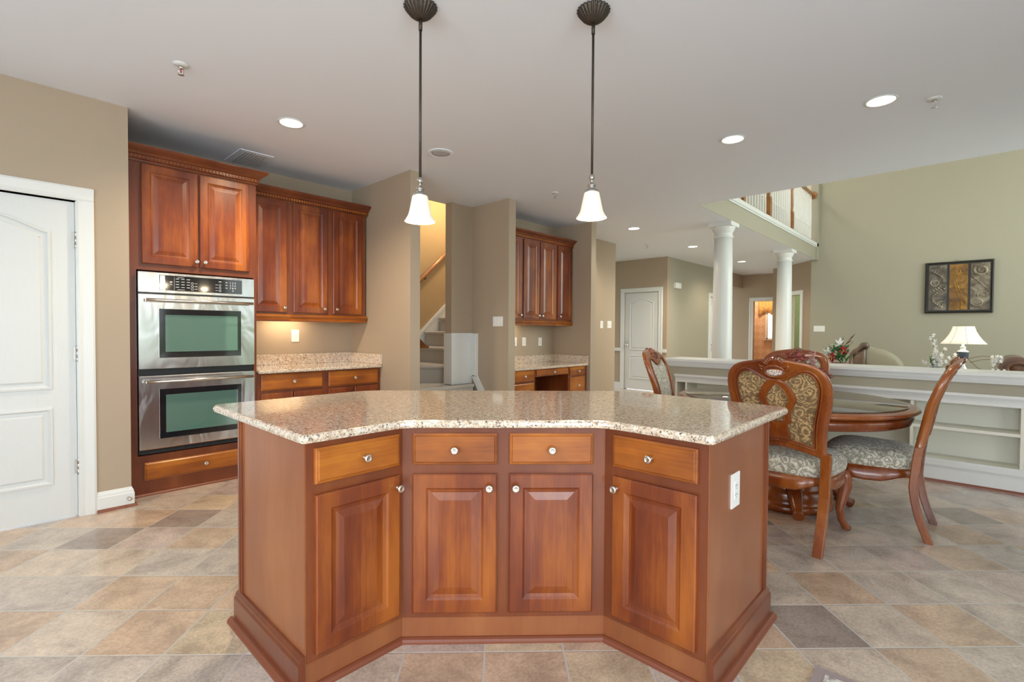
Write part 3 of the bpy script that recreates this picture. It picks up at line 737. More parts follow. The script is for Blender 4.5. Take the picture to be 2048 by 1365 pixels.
def countertop(name, label, x0, x1, y0, y1, zt, side):
    c = thing(name, label, 'worktop', (x0, y0, 0))
    w, d = x1-x0, y1-y0
    MB().box(0, 0, zt-.032, w, d, zt).build('slab', M_GRAN, c, bevel=.010)
    b = MB().box(0, d-.022, zt, w, d, zt+.105); b.build('backsplash', M_GRAN, c, bevel=.003)
    b = MB().box(w-.022, side, zt, w, d-.022, zt+.105); b.build('side_splash', M_GRAN, c, bevel=.003)
    return c
countertop('granite_worktop', 'granite worktop with backsplash beside the double oven', 1.597, 2.808, 4.485, 5.118, .905, .0)

# desk nook
NY = 4.33
gn = 'upper cabinets in the desk nook'
upper('upper_cabinet', 'cherry upper cabinet at left of the desk nook, mostly behind the wall end', 4.312, 4.79, [(4.345, 4.765, .39)], NY, .322, gn)
upper('upper_cabinet', 'two door cherry upper cabinet in the middle of the desk nook', 4.79, 5.50, [(4.808, 5.126, .288), (5.143, 5.482, .03)], NY, .322, gn)
upper('upper_cabinet', 'single door cherry upper cabinet at right of the desk nook', 5.50, 5.875, [(5.53, 5.86, .03)], NY, .322, gn, (0, 1))
area('under_cabinet_light', (4.75, 4.52, 1.385), (0, .25, -1), .35, .06, 2.5, (1, .78, .48))
DZ = .785
dk = 'desk cabinets in the nook'
base('desk_cabinet', 'cherry drawer unit at left of the nook desk', 4.312, 4.745, 4.06, .59, [(4.33, 4.715, .63, .765), (4.33, 4.715, .3, .61), (4.33, 4.715, .12, .28)], dk, zt=DZ-.012)
base('desk_cabinet', 'cherry drawer unit at right of the nook desk', 5.44, 5.878, 4.06, .59, [(5.472, 5.82, .645, .765), (5.472, 5.82, .39, .625), (5.472, 5.82, .12, .37)], dk, zt=DZ-.012)
c = thing('kneehole_desk_section', 'cherry pencil drawer over the nook desk kneehole', 'drawer', (4.745, 4.06, 0), 0)
MB().box(0, 0, .675, .695, .5, .773).box(0, .56, 0, .695, .59, .675).build('carcass', M_WOOD, c)
door(c, 'drawer', .02, .685, .655, .08, (.33, 0, .04))
countertop('desk_worktop', 'granite desk top with backsplash in the nook', 4.31, 5.882, 4.025, 4.653, .805, .0)

# ------------------------------------------------------------------ island
IX0, IYF = .742, 1.66
IXF, IY0 = 1.706, .668
LI = (1.13, 1.66); RI = (1.706, 1.084)
ig = 'island base cabinets'
def island_unit(label, loc, rz, w, units, endpanel=None, depth=.62):
    c = thing('island_cabinet', label, 'cabinet', loc, rz, ig)
    m = MB(); m.box(0, 0, .105, w, .02, .875)
    return c, m
ZD = (.728, .853); ZR = (.131, .690)
# left wing
cL, m = island_unit('left wing of the cherry kitchen island with one drawer and one door', (IX0, IYF, 0), 0, .388, 1)
m.box(.0, .02, .105, .018, .60, .875)
m.build('face_frame', M_WOODF, cL)
e = MB().box(-.006, .004, .105, 0, .622, .875).build('end_panel', M_SIDE, cL)
MB().box(-.014, .592, .10, -.006, .632, .875).box(-.017, .606, .10, -.013, .618, .875).build('corner_trim', M_WOODF, cL)
MB().box(.02, .02, .105, .385, .60, .86).build('carcass', M_WOODF, cL)
door(cL, 'drawer', .026, ZD[0], .340, ZD[1]-ZD[0], (.185, 0, .062))
door(cL, 'door', .026, ZR[0], .340, ZR[1]-ZR[0], (.327, 0, .514))
IB = [(0, .0), (.024, 0), (.024, .108), (.018, .118), (.018, .124), (.008, .136), (0, .138)]
SH = [(0, 0), (.022, 0), (.021, .008), (.016, .016), (.008, .021), (0, .022)]
MB().sweep(IB, [(-.006, .64), (-.006, -.0)]).build('baseboard', M_WOODF, cL)
MB().sweep(SH, [(-.030, .66), (-.030, -.008)]).build('shoe_moulding', M_SHOE, cL)
MB().box(-.024, .010, 0, .41, .03, .1045).build('toe_kick', M_SIDE, cL)
MB().sweep(SH, [(-.030, .012), (.392, .012)]).build('shoe_moulding', M_SHOE, cL)
# right wing: local x runs along -Y
cR, m = island_unit('right wing of the cherry kitchen island with an outlet on its end panel', (RI[0], RI[1], 0), -PI/2, RI[1]-IY0, 1)
wR = RI[1]-IY0
m.box(wR-.018, .02, .105, wR, .62, .875); m.build('face_frame', M_WOODF, cR)
MB().box(wR, .004, .105, wR+.006, .632, .875).build('end_panel', M_SIDE, cR)
MB().box(wR+.006, .602, .10, wR+.014, .642, .875).box(wR+.013, .616, .10, wR+.017, .628, .875).build('corner_trim', M_WOODF, cR)
MB().box(0, .02, .105, wR-.018, .60, .86).build('carcass', M_WOODF, cR)
door(cR, 'drawer', .045, ZD[0], .340, ZD[1]-ZD[0], (.165, 0, .062))
door(cR, 'door', .045, ZR[0], .340, ZR[1]-ZR[0], (.02, 0, .514))
MB().sweep(IB, [(wR+.006, -.0), (wR+.006, .65)]).build('baseboard', M_WOODF, cR)
MB().sweep(SH, [(wR+.030, -.008), (wR+.030, .67)]).build('shoe_moulding', M_SHOE, cR)
MB().box(-.015, .010, 0, wR+.024, .03, .1045).build('toe_kick', M_SIDE, cR)
MB().sweep(SH, [(-.0, .012), (wR+.030, .012)]).build('shoe_moulding', M_SHOE, cR)
# centre
wC = (Vector(RI)-Vector(LI)).length
cC, m = island_unit('middle section of the cherry kitchen island with two drawers above two doors', (LI[0], LI[1], 0), -PI/4, wC, 2)
m.build('face_frame', M_WOODF, cC)
MB().prism([(0, .02), (wC, .02), (wC+.30, .32), (wC+.30, .70), (-.30, .70), (-.30, .32)], .105, .86).build('carcass', M_WOODF, cC)
for k, (a, kx) in enumerate(((.043, .305), (.428, .025))):
    door(cC, 'drawer', a, ZD[0], .336, ZD[1]-ZD[0], (.168, 0, .062))
    door(cC, 'door', a, ZR[0], .336, ZR[1]-ZR[0], (kx, 0, .508))
MB().box(-.003, .010, 0, wC+.003, .03, .1045).build('toe_kick', M_SIDE, cC)
MB().sweep(SH, [(.0, .012), (wC, .012)]).build('shoe_moulding', M_SHOE, cC)
# countertop
def rcorner(poly, rads, n=6):
    out = []; N = len(poly)
    for i in range(N):
        p = Vector(poly[i]); a = Vector(poly[i-1]); b = Vector(poly[(i+1) % N]); r = rads[i]
        if r == 0: out.append(tuple(p)); continue
        p0 = p+(a-p).normalized()*r; p1 = p+(b-p).normalized()*r
        for k in range(n+1):
            t = k/n; q = p0*(1-t)**2+p*2*t*(1-t)+p1*t*t; out.append(tuple(q))
    return out
ov_ = .034
sD = LI[0]+LI[1]-ov_*1.414
poly = [(IX0-.03, IYF-ov_), (IX0-.03, 2.61), (1.53, 2.61), (2.62, 1.52), (2.62, IY0-.03), (IXF-ov_, IY0-.03), (IXF-ov_, sD-(IXF-ov_)), (sD-(IYF-ov_), IYF-ov_)]
pl = rcorner(poly, [.025, .05, .12, .12, .05, .025, .06, .06])
ct = MB()
zt = .907
prof = [(.012, zt-.032), (.003, zt-.028), (0, zt-.018), (.002, zt-.009), (.007, zt-.003), (.013, zt)]
P2 = [Vector(p) for p in pl]
def off(P, d):
    n = len(P); out = []
    for i in range(n):
        e1 = (P[i]-P[i-1]).normalized(); e2 = (P[(i+1) % n]-P[i]).normalized()
        n1 = Vector((e1.y, -e1.x)); n2 = Vector((e2.y, -e2.x)); mm = (n1+n2).normalized(); out.append(P[i]+mm*d/max(.5, mm.dot(n1)))
    return out
ct.loft([[(q.x, q.y, z) for q in off(P2, d)] for d, z in prof], True, True, True)
tag(ct.build('island_worktop', M_GRAN, bevel=0), 'large angled granite worktop on the cherry kitchen island', 'worktop')

# outlets and switches ----------------------------------------------
def plate(name, label, cat, loc, rz, w, h, kind, n=1, group=None):
    c = thing(name, label, cat, loc, rz, group)
    MB().box(-w/2, -.006, -h/2, w/2, 0, h/2, .002).build('cover_plate', M_PLATE, c)
    for k in range(n):
        x = (k-(n-1)/2)*.046
        if kind == 'outlet':
            o = MB().box(x-.017, -.0075, -.034, x+.017, -.005, .034, .001).build('receptacle', M_PLATE, c)
            s = MB()
            for z in (.016, -.018):
                s.box(x-.008, -.0082, z-.002, x-.0055, -.007, z+.006); s.box(x+.0055, -.0082, z-.002, x+.008, -.007, z+.006); s.box(x-.002, -.0082, z-.01, x+.002, -.007, z-.007)
            s.build('slots', M_DARK, o)
        else:
            MB().box(x-.016, -.0085, -.033, x+.016, -.005, .033, .002).build('rocker_switch', M_PLATE, c)
    return c
plate('wall_outlet', 'white outlet on the end panel of the kitchen island', 'outlet', (1.950, IY0-.0062, .66), 0, .082, .132, 'outlet')
plate('wall_outlet', 'white outlet above the granite counter beside the double oven', 'outlet', (2.174, 5.118, 1.196), 0, .078, .125, 'outlet')
gq = 'outlets in the desk nook'
plate('wall_outlet', 'white outlet in the nook half hidden by the wall end', 'outlet', (5.0, 4.653, 1.108), 0, .075, .122, 'outlet', 1, gq)
plate('wall_outlet', 'white outlet above the middle of the nook desk', 'outlet', (5.192, 4.653, 1.108), 0, .075, .122, 'outlet', 1, gq)
plate('wall_outlet', 'white outlet nearest the right end of the nook desk', 'outlet', (5.543, 4.653, 1.104), 0, .075, .122, 'outlet', 1, gq)
plate('switch_plate', 'white three gang switch plate on the dark tan wall by the stairs', 'light switch', (4.188, 4.17, 1.372), -PI/2, .165, .118, 'switch', 3)
plate('switch_plate', 'narrow white switch plate on the hall wall right of the nook', 'light switch', (7.175, 4.658, 1.376), 0, .085, .125, 'switch', 1)
plate('switch_plate', 'wider white two gang switch plate on the hall wall', 'light switch', (7.418, 4.658, 1.380), 0, .13, .125, 'switch', 2)
plate('switch_plate', 'white four gang switch plate on the family room wall left of the picture', 'light switch', (12.108, 2.43, 1.345), -PI/2, .205, .125, 'switch', 4)
c = thing('wall_chime', 'small white box high on the hall wall beside the far door', 'wall box', (10.03, 4.65, 2.24))
MB().box(-.13, -.05, -.06, .13, 0, .06, .006).build('housing', M_PLATE, c)
MB().box(-.118, -.053, -.03, .118, -.048, -.026).build('grille_line', M_WHITE, c)

# ------------------------------------------------------------------ stairs
st = thing('staircase', 'carpeted winding staircase in the opening behind the island', 'staircase', (2.925, 4.0, 0))
def carp(par, poly, z0, z1, nose=.022):
    m = MB()
    P = [Vector(q) for q in poly]
    m.loft([[(q.x-2.925, q.y-4.0, z) for q in off(P, d)] for d, z in ((.0, z0), (.0, z1-.05), (-nose, z1-.035), (-nose, z1-.012), (-nose*.4, z1-.002), (.02, z1))], True, True, True)
    return m.build('step', M_CARPET, par)
for k, y0 in enumerate((4.22, 4.40, 4.55)):
    P_ = [(2.96, y0), (2.96, 5.9), (4.135, 5.9), (4.135, 4.80), (3.81, 4.80), (3.81, 4.595), (4.135, 4.595), (4.135, y0)]
    if y0 > 4.5: P_ = [(2.96, y0), (2.96, 5.9), (4.135, 5.9), (4.135, 4.80), (3.81, 4.80), (3.81, 4.59), (4.135, 4.59), (4.135, y0)]
    carp(st, P_, .20*k, .20*(k+1), .022 if k < 2 else .012)
carp(st, [(3.30, 5.55), (3.30, 5.94), (4.24, 5.94), (4.24, 4.80), (4.06, 4.80)], .60, .815)
carp(st, [(4.19, 4.80), (4.19, 5.94), (5.6, 5.94), (5.6, 4.80)][::1], .60, 1.03)
carp(st, [(4.45, 4.80), (4.45, 5.94), (5.6, 5.94), (5.6, 4.80)], 1.03, 1.245)
for k in range(3):
    x = 4.72+.265*k; carp(st, [(x, 4.80), (x, 5.94), (5.6, 5.94), (5.6, 4.80)], 1.245+.205*k, 1.46+.205*k)
sk = MB()
sl = .80
def skz(x): return 1.253+(x-4.41)*(1.698-1.253)/.497
for dz0, dz1, t in ((-.75, -.0, .02), (-.03, .02, .032), (-.07, -.055, .026)):
    sk.loft([[(x-2.925, 2.0-y, skz(x)+z) for y, z in ((0, dz0), (t, dz0), (t, dz1), (0, dz1))] for x in (3.0, 5.6)])
sk.build('skirt_board', M_WHITE, st)
hr = thing('stair_handrail', 'oak wall handrail rising up the stairwell wall', 'handrail', (4.4, 5.93, 2.05))
def hz(x): return 2.067-2.05+(x-4.405)*(2.527-2.067)/.5
MB().tube([(-1.0, -.02, hz(3.4)), (1.3, -.02, hz(5.7))], .032, 10).build('rail', M_OAK, hr)
for x in (4.43, 4.88): MB().tube([(x-4.4, .068, hz(x)-.07), (x-4.4, -.0, hz(x)-.07), (x-4.4, -.02, hz(x)-.03)], .011, 8).build('bracket', M_BRONZE, hr)
pw = thing('stair_wainscot', 'white panelled wainscot box at the foot of the stub wall by the stairs', 'wall panel', (3.9, 4.64, .6))
q = MB(); q.box(-.04, -.012, 0, .288, 0, .625); q.box(-.053, -.02, 0, -.04, .13, .625)
q.build('panel', M_WHITE, pw)
MB().box(-.06, -.024, .60, .30, -.0, .628).box(.015, -.018, .578, .27, -.012, .59).build('cap_moulding', M_WHITE, pw)
q = MB(); q.box(.262, -.12, .09, .29, -.0, .625); q.box(.256, -.105, .09, .262, -.09, .60); q.box(.256, -.04, .09, .262, -.03, .60)
q.loft([[(.262, -.12+t, .1+z), (.29, -.12+t, .1+z), (.29, -.02+t, .1+z), (.262, -.02+t, .1+z)] for t, z in ((0, 0), (-.48, -.69))])
q.build('side_trim', M_WHITE, pw)
wn = thing('wooden_stair_ledge', 'small orange oak ledge on the stairs half hidden by the wall end', 'stair ledge', (3.9, 5.18, 1.03))
MB().loft([[(-.97, y, 0), (-.02, y, 0), (.0, y, .018), (-.02, y, .03), (-.97, y, .03)] for y in (-.05, .05)]).build('ledge', M_OAK, wn)
MB().loft([[(-.97, y, .03), (-.03, y, .03), (-.30, y, .28), (-.97, y, .28)] for y in (-.03, .03)]).build('gusset', M_OAK, wn)
point('stair_light', (4.7, 5.35, 3.2), 44, (1, .66, .28), .1)

# ------------------------------------------------------------------ half wall with bookcase
HX = 5.53
hw = struct('wall_half', MB().box(HX+.30, -1.5, 0, HX+.42, 2.66, .87).box(HX+.004, -1.5, .735, HX+.30, 2.66, .87).box(HX+.004, 2.56, 0, HX+.3, 2.66, .735), M_TANLIT)
struct('trim_10', MB().box(HX-.055, -1.5, .922, HX+.47, 2.72, .946).box(HX-.036, -1.5, .908, HX+.45, 2.70, .922).box(HX-.026, -1.5, .885, HX+.44, 2.69, .908).box(HX-.016, -1.5, .875, HX+.44, 2.68, .885).box(HX-.007, -1.5, .860, HX+.435, 2.675, .875), M_WHITE)
bk = thing('built_in_bookcase', 'cream built-in bookcase below the half wall cap behind the dining table', 'bookcase', (HX, 0, 0))
m = MB(); m.box(-.012, -1.5, .705, .28, 2.56, .735); m.box(-.024, -1.5, .735, 0, 2.56, .75); m.box(-.042, -1.5, .75, .002, 2.56, .772); m.box(-.012, -1.5, .68, .0, 2.56, .705); m.build('top_rail', M_WHITE, bk)
MB().box(.275, -1.5, .0, .295, 2.56, .735).build('back_panel', M_SHELF, bk)
for y in (-1.48, -.29, .385, 1.06, 1.735, 2.42, 2.54): MB().box(-.004, y-.0 if y > 2.5 else y, .17, .275, y+.022, .705).build('divider', M_SHELF, bk)
for y0, y1 in ((-1.458, -.29), (-.268, .385), (.407, 1.06), (1.082, 1.735), (1.757, 2.42)):
    MB().box(.006, y0, .448, .275, y1, .472).build('shelf', M_SHELF, bk)
MB().box(0, -1.5, .165, .275, 2.56, .19).build('bottom_shelf', M_SHELF, bk)
MB().box(-.006, -1.5, .02, .02, 2.56, .165).box(-.02, -1.5, .145, 0, 2.56, .185).box(-.016, -1.5, .185, 0, 2.56, .20).build('baseboard', M_WHITE, bk)
MB().sweep([(0, 0), (.02, 0), (.018, .010), (.012, .018), (0, .022)], [(-.006, 2.56), (-.006, -1.5)]).build('shoe_moulding', M_SHOE, bk)

# columns
def column(label, x, y, r):
    c = thing('round_column', label, 'column', (x, y, 0), 0, 'white round columns under the balcony')
    MB().lathe([(r*1.0, .12), (r*1.0, .8), (r*.985, 1.4), (r*.95, 2.0), (r*.90, 2.60)], (0, 0, 0), 36).build('shaft', M_WHITE, c)
    MB().box(-r*1.35, -r*1.35, 0, r*1.35, r*1.35, .06).lathe([(r*1.3, .06), (r*1.32, .085), (r*1.25, .105), (r*1.05, .12)], (0, 0, 0), 36).build('base', M_WHITE, c)
    MB().lathe([(r*.90, 2.595), (r*.97, 2.60), (r*1.01, 2.612), (r*.97, 2.625), (r*.90, 2.63), (r*.90, 2.672), (r*.95, 2.676), (r*.97, 2.685), (r*1.02, 2.70), (r*1.11, 2.722), (r*1.17, 2.745), (r*1.17, 2.755)], (0, 0, 0), 36).box(-r*1.2, -r*1.2, 2.755, r*1.2, r*1.2, ZC).build('capital', M_WHITE, c)
column('nearer white round column rising behind the half wall', 7.23, 2.66, .134)
column('farther white round column close to the family room wall', 10.33, 2.66, .134)

# balcony railing
br = thing('balcony_railing', 'white baluster railing with oak posts on the upper balcony', 'railing', (7.2, 2.56, 3.15))
MB().box(-1.2, -.05, 0, 4.80, .05, .035).build('shoe_rail', M_OAK, br)
for k in range(38):
    x = -.3+.132*k
    if any(abs(x-n_) < .07 for n_ in (.45, 1.72, 3.1)): continue
    b = MB().box(x-.016, -.016, .035, x+.016, .016, .30)
    b.lathe([(.016, .30), (.020, .32), (.014, .34), (.018, .40), (.017, .55), (.012, .9), (.011, .98)], (x, 0, 0), 8)
    b.build('baluster', M_WHITE, br)
for x in (.45, 1.72, 3.1):
    b = MB().box(x-.045, -.045, .035, x+.045, .045, .34); b.lathe([(.045, .34), (.05, .36), (.03, .38), (.042, .48), (.03, .75), (.045, .82)], (x, 0, 0), 12); b.box(x-.045, -.045, .82, x+.045, .045, 1.08)
    b.build('newel_post', M_OAK, br)
MB().box(-1.2, -.033, .98, 4.72, .033, 1.04, .012).build('handrail', M_OAK, br)
MB().lathe([(.075, 0), (.075, -.02), (.06, -.03)], (4.775, 0, 1.01), 20, 'x').build('rosette', M_OAK, br)

# ------------------------------------------------------------------ ceiling fittings
def pendant(label, x, y, zs):
    c = thing('pendant_light', label, 'pendant lamp', (x, y, ZC), 0, 'bronze pendants over the island')
    k = MB().lathe([(.074, 0), (.077, -.004), (.074, -.010), (.066, -.022), (.05, -.042), (.03, -.057), (.014, -.064)], (0, 0, 0), 96, flute=.06, nf=24); k.build('canopy', M_BRONZE, c)
    d = zs-ZC
    MB().tube([(0, 0, -.06), (0, 0, d+.205)], .0062, 10).lathe([(.009, -.115), (.009, -.06)], (0, 0, 0), 10).build('stem', M_BRONZE, c)
    MB().lathe([(.004, .215), (.012, .205), (.014, .195), (.012, .187), (.006, .183), (.006, .165), (.020, .160), (.020, .153), (.014, .150), (.016, .142), (.03, .134), (.036, .124), (.034, .120)], (0, 0, d), 20).build('socket_cup', M_PEWTER, c)
    s = MB()
    pr = [(.028, .128), (.036, .122), (.040, .105), (.045, .08), (.050, .055), (.056, .03), (.066, .012), (.075, 0)]
    n = 36; lo = []
    for r_, z in pr+[(r_-.004, z+.0006) for r_, z in reversed(pr)]: lo.append([(r_*math.cos(2*PI*i/n), r_*math.sin(2*PI*i/n), d+z) for i in range(n)])
    s.loft(lo+[lo[0]], True, False, False, True); s.build('glass_shade', M_PEND, c)
    MB().lathe([(.006, .11), (.02, .09), (.026, .065), (.02, .045), (.002, .038)], (0, 0, d), 16).build('bulb', M_BULB, c)
    point('pendant_bulb', (x, y, zs-.01), 2.6, (1, .80, .52), .03)
pendant('left bronze pendant lamp with a frosted bell shade over the island', 1.434, 1.962, 1.785)
pendant('right bronze pendant lamp with a frosted bell shade over the island', 2.017, 1.372, 1.812)
def can(label, x, y, grp, power, r=.082, col=(1, .88, .70)):
    c = thing('recessed_light', label, 'ceiling light', (x, y, ZC), 0, grp)
    MB().lathe([(r, -.0), (r+.012, -.001), (r+.012, -.006), (r+.004, -.008), (r-.004, -.005), (r-.006, .0)], (0, 0, 0), 32, cap0=False, cap1=False).build('trim_ring', M_WHITE, c)
    MB().lathe([(r-.004, -.004), (r*.5, -.003), (.001, -.003)], (0, 0, 0), 32).build('lens', M_CANW, c)
    spot('recessed_bulb', (x, y, ZC-.03), power, col)
gr_ = 'recessed ceiling lights'
can('warm recessed light in the ceiling in front of the oven cabinet', 1.575, 3.765, gr_, 130, col=(1, .80, .55))
can('recessed light in the ceiling right of the right pendant', 4.11, 1.45, gr_, 22)
can('recessed light in the ceiling nearest the family room wall, beside a sprinkler', 4.09, .49, gr_, 22)
can('recessed light in the ceiling just past the nook, nearest of the hall lights', 6.66, 3.77, gr_, 55)
can('recessed light in the hall ceiling left of the nearer column', 8.77, 3.77, gr_, 130)
can('recessed light in the hall ceiling between the two columns', 11.33, 3.77, gr_, 55, col=(1, .84, .62))
c = thing('ceiling_speaker', 'round grey speaker grille in the ceiling beside the left pendant', 'ceiling speaker', (2.725, 3.43, ZC))
MB().lathe([(.108, 0), (.108, -.006), (.098, -.008), (.096, -.005)], (0, 0, 0), 36).build('rim', M_CEIL, c)
MB().lathe([(.096, -.004), (.05, -.007), (.001, -.008)], (0, 0, 0), 36).build('grille', plain('speaker_grille', (.50, .50, .51), .8, bump=.4, bscale=400), c)
c = thing('ceiling_vent', 'rectangular painted air vent in the ceiling above the cabinets', 'air vent', (1.64, 4.83, ZC))
MB().box(-.14, -.21, -.005, .14, .21, 0).build('frame', M_CEIL, c)
sm = MB()
for k in range(9): sm.loft([[(-.10+k*.024, y, -.005), (-.10+k*.024+.016, y, -.010), (-.10+k*.024+.018, y, -.009), (-.10+k*.024+.003, y, -.004)] for y in (-.18, .18)])
sm.build('louvre', plain('vent_grey', (.62, .62, .63), .7), c)
def sprinkler(label, x, y):
    c = thing('fire_sprinkler', label, 'sprinkler', (x, y, ZC), 0, 'ceiling fire sprinklers')
    MB().lathe([(.042, 0), (.042, -.004), (.03, -.010), (.018, -.012)], (0, 0, 0), 24).build('escutcheon', M_WHITE, c)
    MB().lathe([(.012, -.012), (.012, -.025), (.006, -.027)], (0, 0, 0), 12).tube([(-.012, 0, -.02), (-.014, 0, -.04), (0, 0, -.056)], .003, 6).tube([(.012, 0, -.02), (.014, 0, -.04), (0, 0, -.056)], .003, 6).build('frame_arms', M_CHROME, c)
    MB().lathe([(.003, -.05), (.003, -.027)], (0, 0, 0), 8).build('glass_bulb', M_RED, c)
    MB().lathe([(.016, -.058), (.017, -.06), (.002, -.061)], (0, 0, 0), 16).build('deflector', M_CHROME, c)
sprinkler('white fire sprinkler in the ceiling nearest the pantry door', .793, 3.42)
sprinkler('fire sprinkler in the ceiling beside the rightmost recessed light', 4.29, .23)
sprinkler('fire sprinkler in the ceiling between the pendants, above the nook', 4.36, 3.46)
sprinkler('fire sprinkler in the hall ceiling, farthest away', 8.05, 4.29)

# ------------------------------------------------------------------ dining table
TX, TY, TR = 4.085, 1.02, .775
tb = thing('dining_table', 'round mahogany pedestal dining table with moulded edge', 'table', (TX, TY, 0))
MB().lathe([(.001, .738), (.70, .735), (.745, .738), (.762, .742), (.775, .752), (.773, .764), (.762, .770), (.755, .772), (.752, .775), (.740, .776), (.001, .776)], (0, 0, 0), 96).build('tabletop', M_CHAIR, tb)
MB().lathe([(.70, .737), (.735, .728), (.742, .71), (.738, .69), (.725, .68), (.728, .672), (.715, .664), (.69, .662)], (0, 0, 0), 96, cap0=False, cap1=True).build('apron', M_CHAIR, tb)
for k in range(4):
    a = R(45*0+198+90*k); b = MB().lathe([(.026, .662), (.030, .69), (.026, .735)], (.728*math.cos(a), .728*math.sin(a), 0), 12); b.build('apron_block', M_CHAIR, tb)
MB().lathe([(.30, 0), (.31, .03), (.30, .05), (.285, .06), (.29, .085), (.295, .11), (.28, .15), (.265, .165), (.27, .18), (.24, .21), (.17, .26), (.14, .33), (.155, .42), (.17, .5), (.14, .58), (.18, .62), (.30, .66)], (0, 0, 0), 64).build('pedestal', M_CHAIR, tb)
for k in range(4):
    a = R(-65+90*k); ca_, sa_ = math.cos(a), math.sin(a)
    f_ = MB().tube([(ca_*r_, sa_*r_, z) for r_, z in ((.25, .17), (.31, .14), (.36, .085), (.40, .045), (.43, .03))], [.05, .05, .04, .033, .036], 12)
    f_.build('claw_foot', M_CHAIR, tb)
gt = MB().lathe([(.001, .7765), (.712, .7765), (.715, .779), (.715, .783), (.712, .7855), (.001, .7855)], (TX, TY, 0), 96)
def tableglass():
    m, t, b = newmat('table_glass'); b.inputs['Base Color'].default_value = (.10, .075, .05, 1); b.inputs['Roughness'].default_value = .02
    b.inputs['Transmission Weight'].default_value = 0; b.inputs['Alpha'].default_value = .8; b.inputs['Specular IOR Level'].default_value = 1.0; b.inputs['Coat Weight'].default_value = 1
    return m
tag(gt.build('table_glass', tableglass()), 'round glass sheet lying on the dining table', 'glass top')

# chairs -------------------------------------------------------------
LEAN = [(0, -.30), (.10, -.262), (.20, -.235), (.32, -.22), (.45, -.228), (.57, -.244), (.69, -.269), (.82, -.293), (.95, -.336), (1.05, -.380), (1.14, -.445)]
def lean(z):
    for (a, b), (c_, d) in zip(LEAN, LEAN[1:]):
        if z <= c_: return b+(d-b)*(z-a)/(c_-a)
    return LEAN[-1][1]
def smoothpts(half, n=3):
    """half outline (x>=0), open; Catmull-Rom refine"""
    P = [Vector(p) for p in half]; out = []
    for i in range(len(P)-1):
        p0 = P[i-1] if i else Vector((-P[1].x, P[1].y)) if P[0].x == 0 else P[0]
        p3 = P[i+2] if i+2 < len(P) else Vector((-P[-2].x, P[-2].y)) if P[-1].x == 0 else P[-1]
        p1, p2 = P[i], P[i+1]
        for k in range(n):
            t = k/n; out.append(.5*((2*p1)+(p2-p0)*t+(2*p0-5*p1+4*p2-p3)*t*t+(3*p1-p0-3*p2+p3)*t**3))
    out.append(P[-1]); return out
def mirror(half):
    return half+[Vector((-p.x, p.y)) for p in reversed(half[1:-1])]
def band(outer, inner, dy, t, n=3):
    O = mirror(smoothpts(outer, n)); I = mirror(smoothpts(inner, n)); loops = []
    N = len(O)
    us = [0, .08, .3, .55, .8, .94, 1.0]; pf = [.45, .8, 1, .92, 1, .75, .4]
    for i in range(N):
        l = []
        for u, p in zip(us, pf):
            q = O[i]+(I[i]-O[i])*u; l.append((q.x, lean(q.y)+dy+t/2*p, q.y))
        for u, p in reversed(list(zip(us, pf))):
            q = O[i]+(I[i]-O[i])*u; l.append((q.x, lean(q.y)+dy-t/2*p, q.y))
        loops.append(l)
    m = MB(); m.loft(loops+[loops[0]], True, False, False, True); return m
def fan(half, dy, bulge, c=(0, .83), n=3):
    H = mirror(smoothpts(half, n)); m = MB(); fr = [.02, .35, .65, .85, .95, 1.0]; loops = []
    for f_ in fr:
        loops.append([(c[0]+(p.x-c[0])*f_, lean(c[1]+(p.y-c[1])*f_)+dy+bulge*(1-f_**4), c[1]+(p.y-c[1])*f_) for p in H])
    m.loft(loops, True, True, False, True); return m
B_OUT = [(0, .585), (.08, .575), (.15, .560), (.215, .545), (.243, .548), (.238, .60), (.240, .66), (.247, .73), (.260, .80), (.272, .87), (.277, .935), (.272, .985), (.255, 1.03), (.222, 1.065), (.175, 1.088), (.11, 1.10), (.05, 1.108), (0, 1.110)]
B_IN = [(0, .640), (.06, .634), (.115, .622), (.155, .612), (.178, .610), (.180, .645), (.181, .69), (.186, .75), (.196, .81), (.207, .87), (.215, .93), (.211, .98), (.193, 1.015), (.165, 1.035), (.125, 1.033), (.08, 1.008), (.04, .985), (0, .980)]
S_OUT = [(0, .628), (.03, .627), (.056, .628), (.064, .655), (.050, .695), (.052, .728), (.070, .742), (.065, .78), (.076, .82), (.099, .865), (.099, .895), (.078, .94), (.06, .965), (.035, .985), (0, .99)]
S_IN = [(0, .742), (.008, .742), (.016, .742), (.024, .744), (.032, .748), (.034, .758), (.032, .770), (.030, .79), (.037, .82), (.056, .86), (.056, .885), (.044, .917), (.028, .94), (.012, .958), (0, .968)]
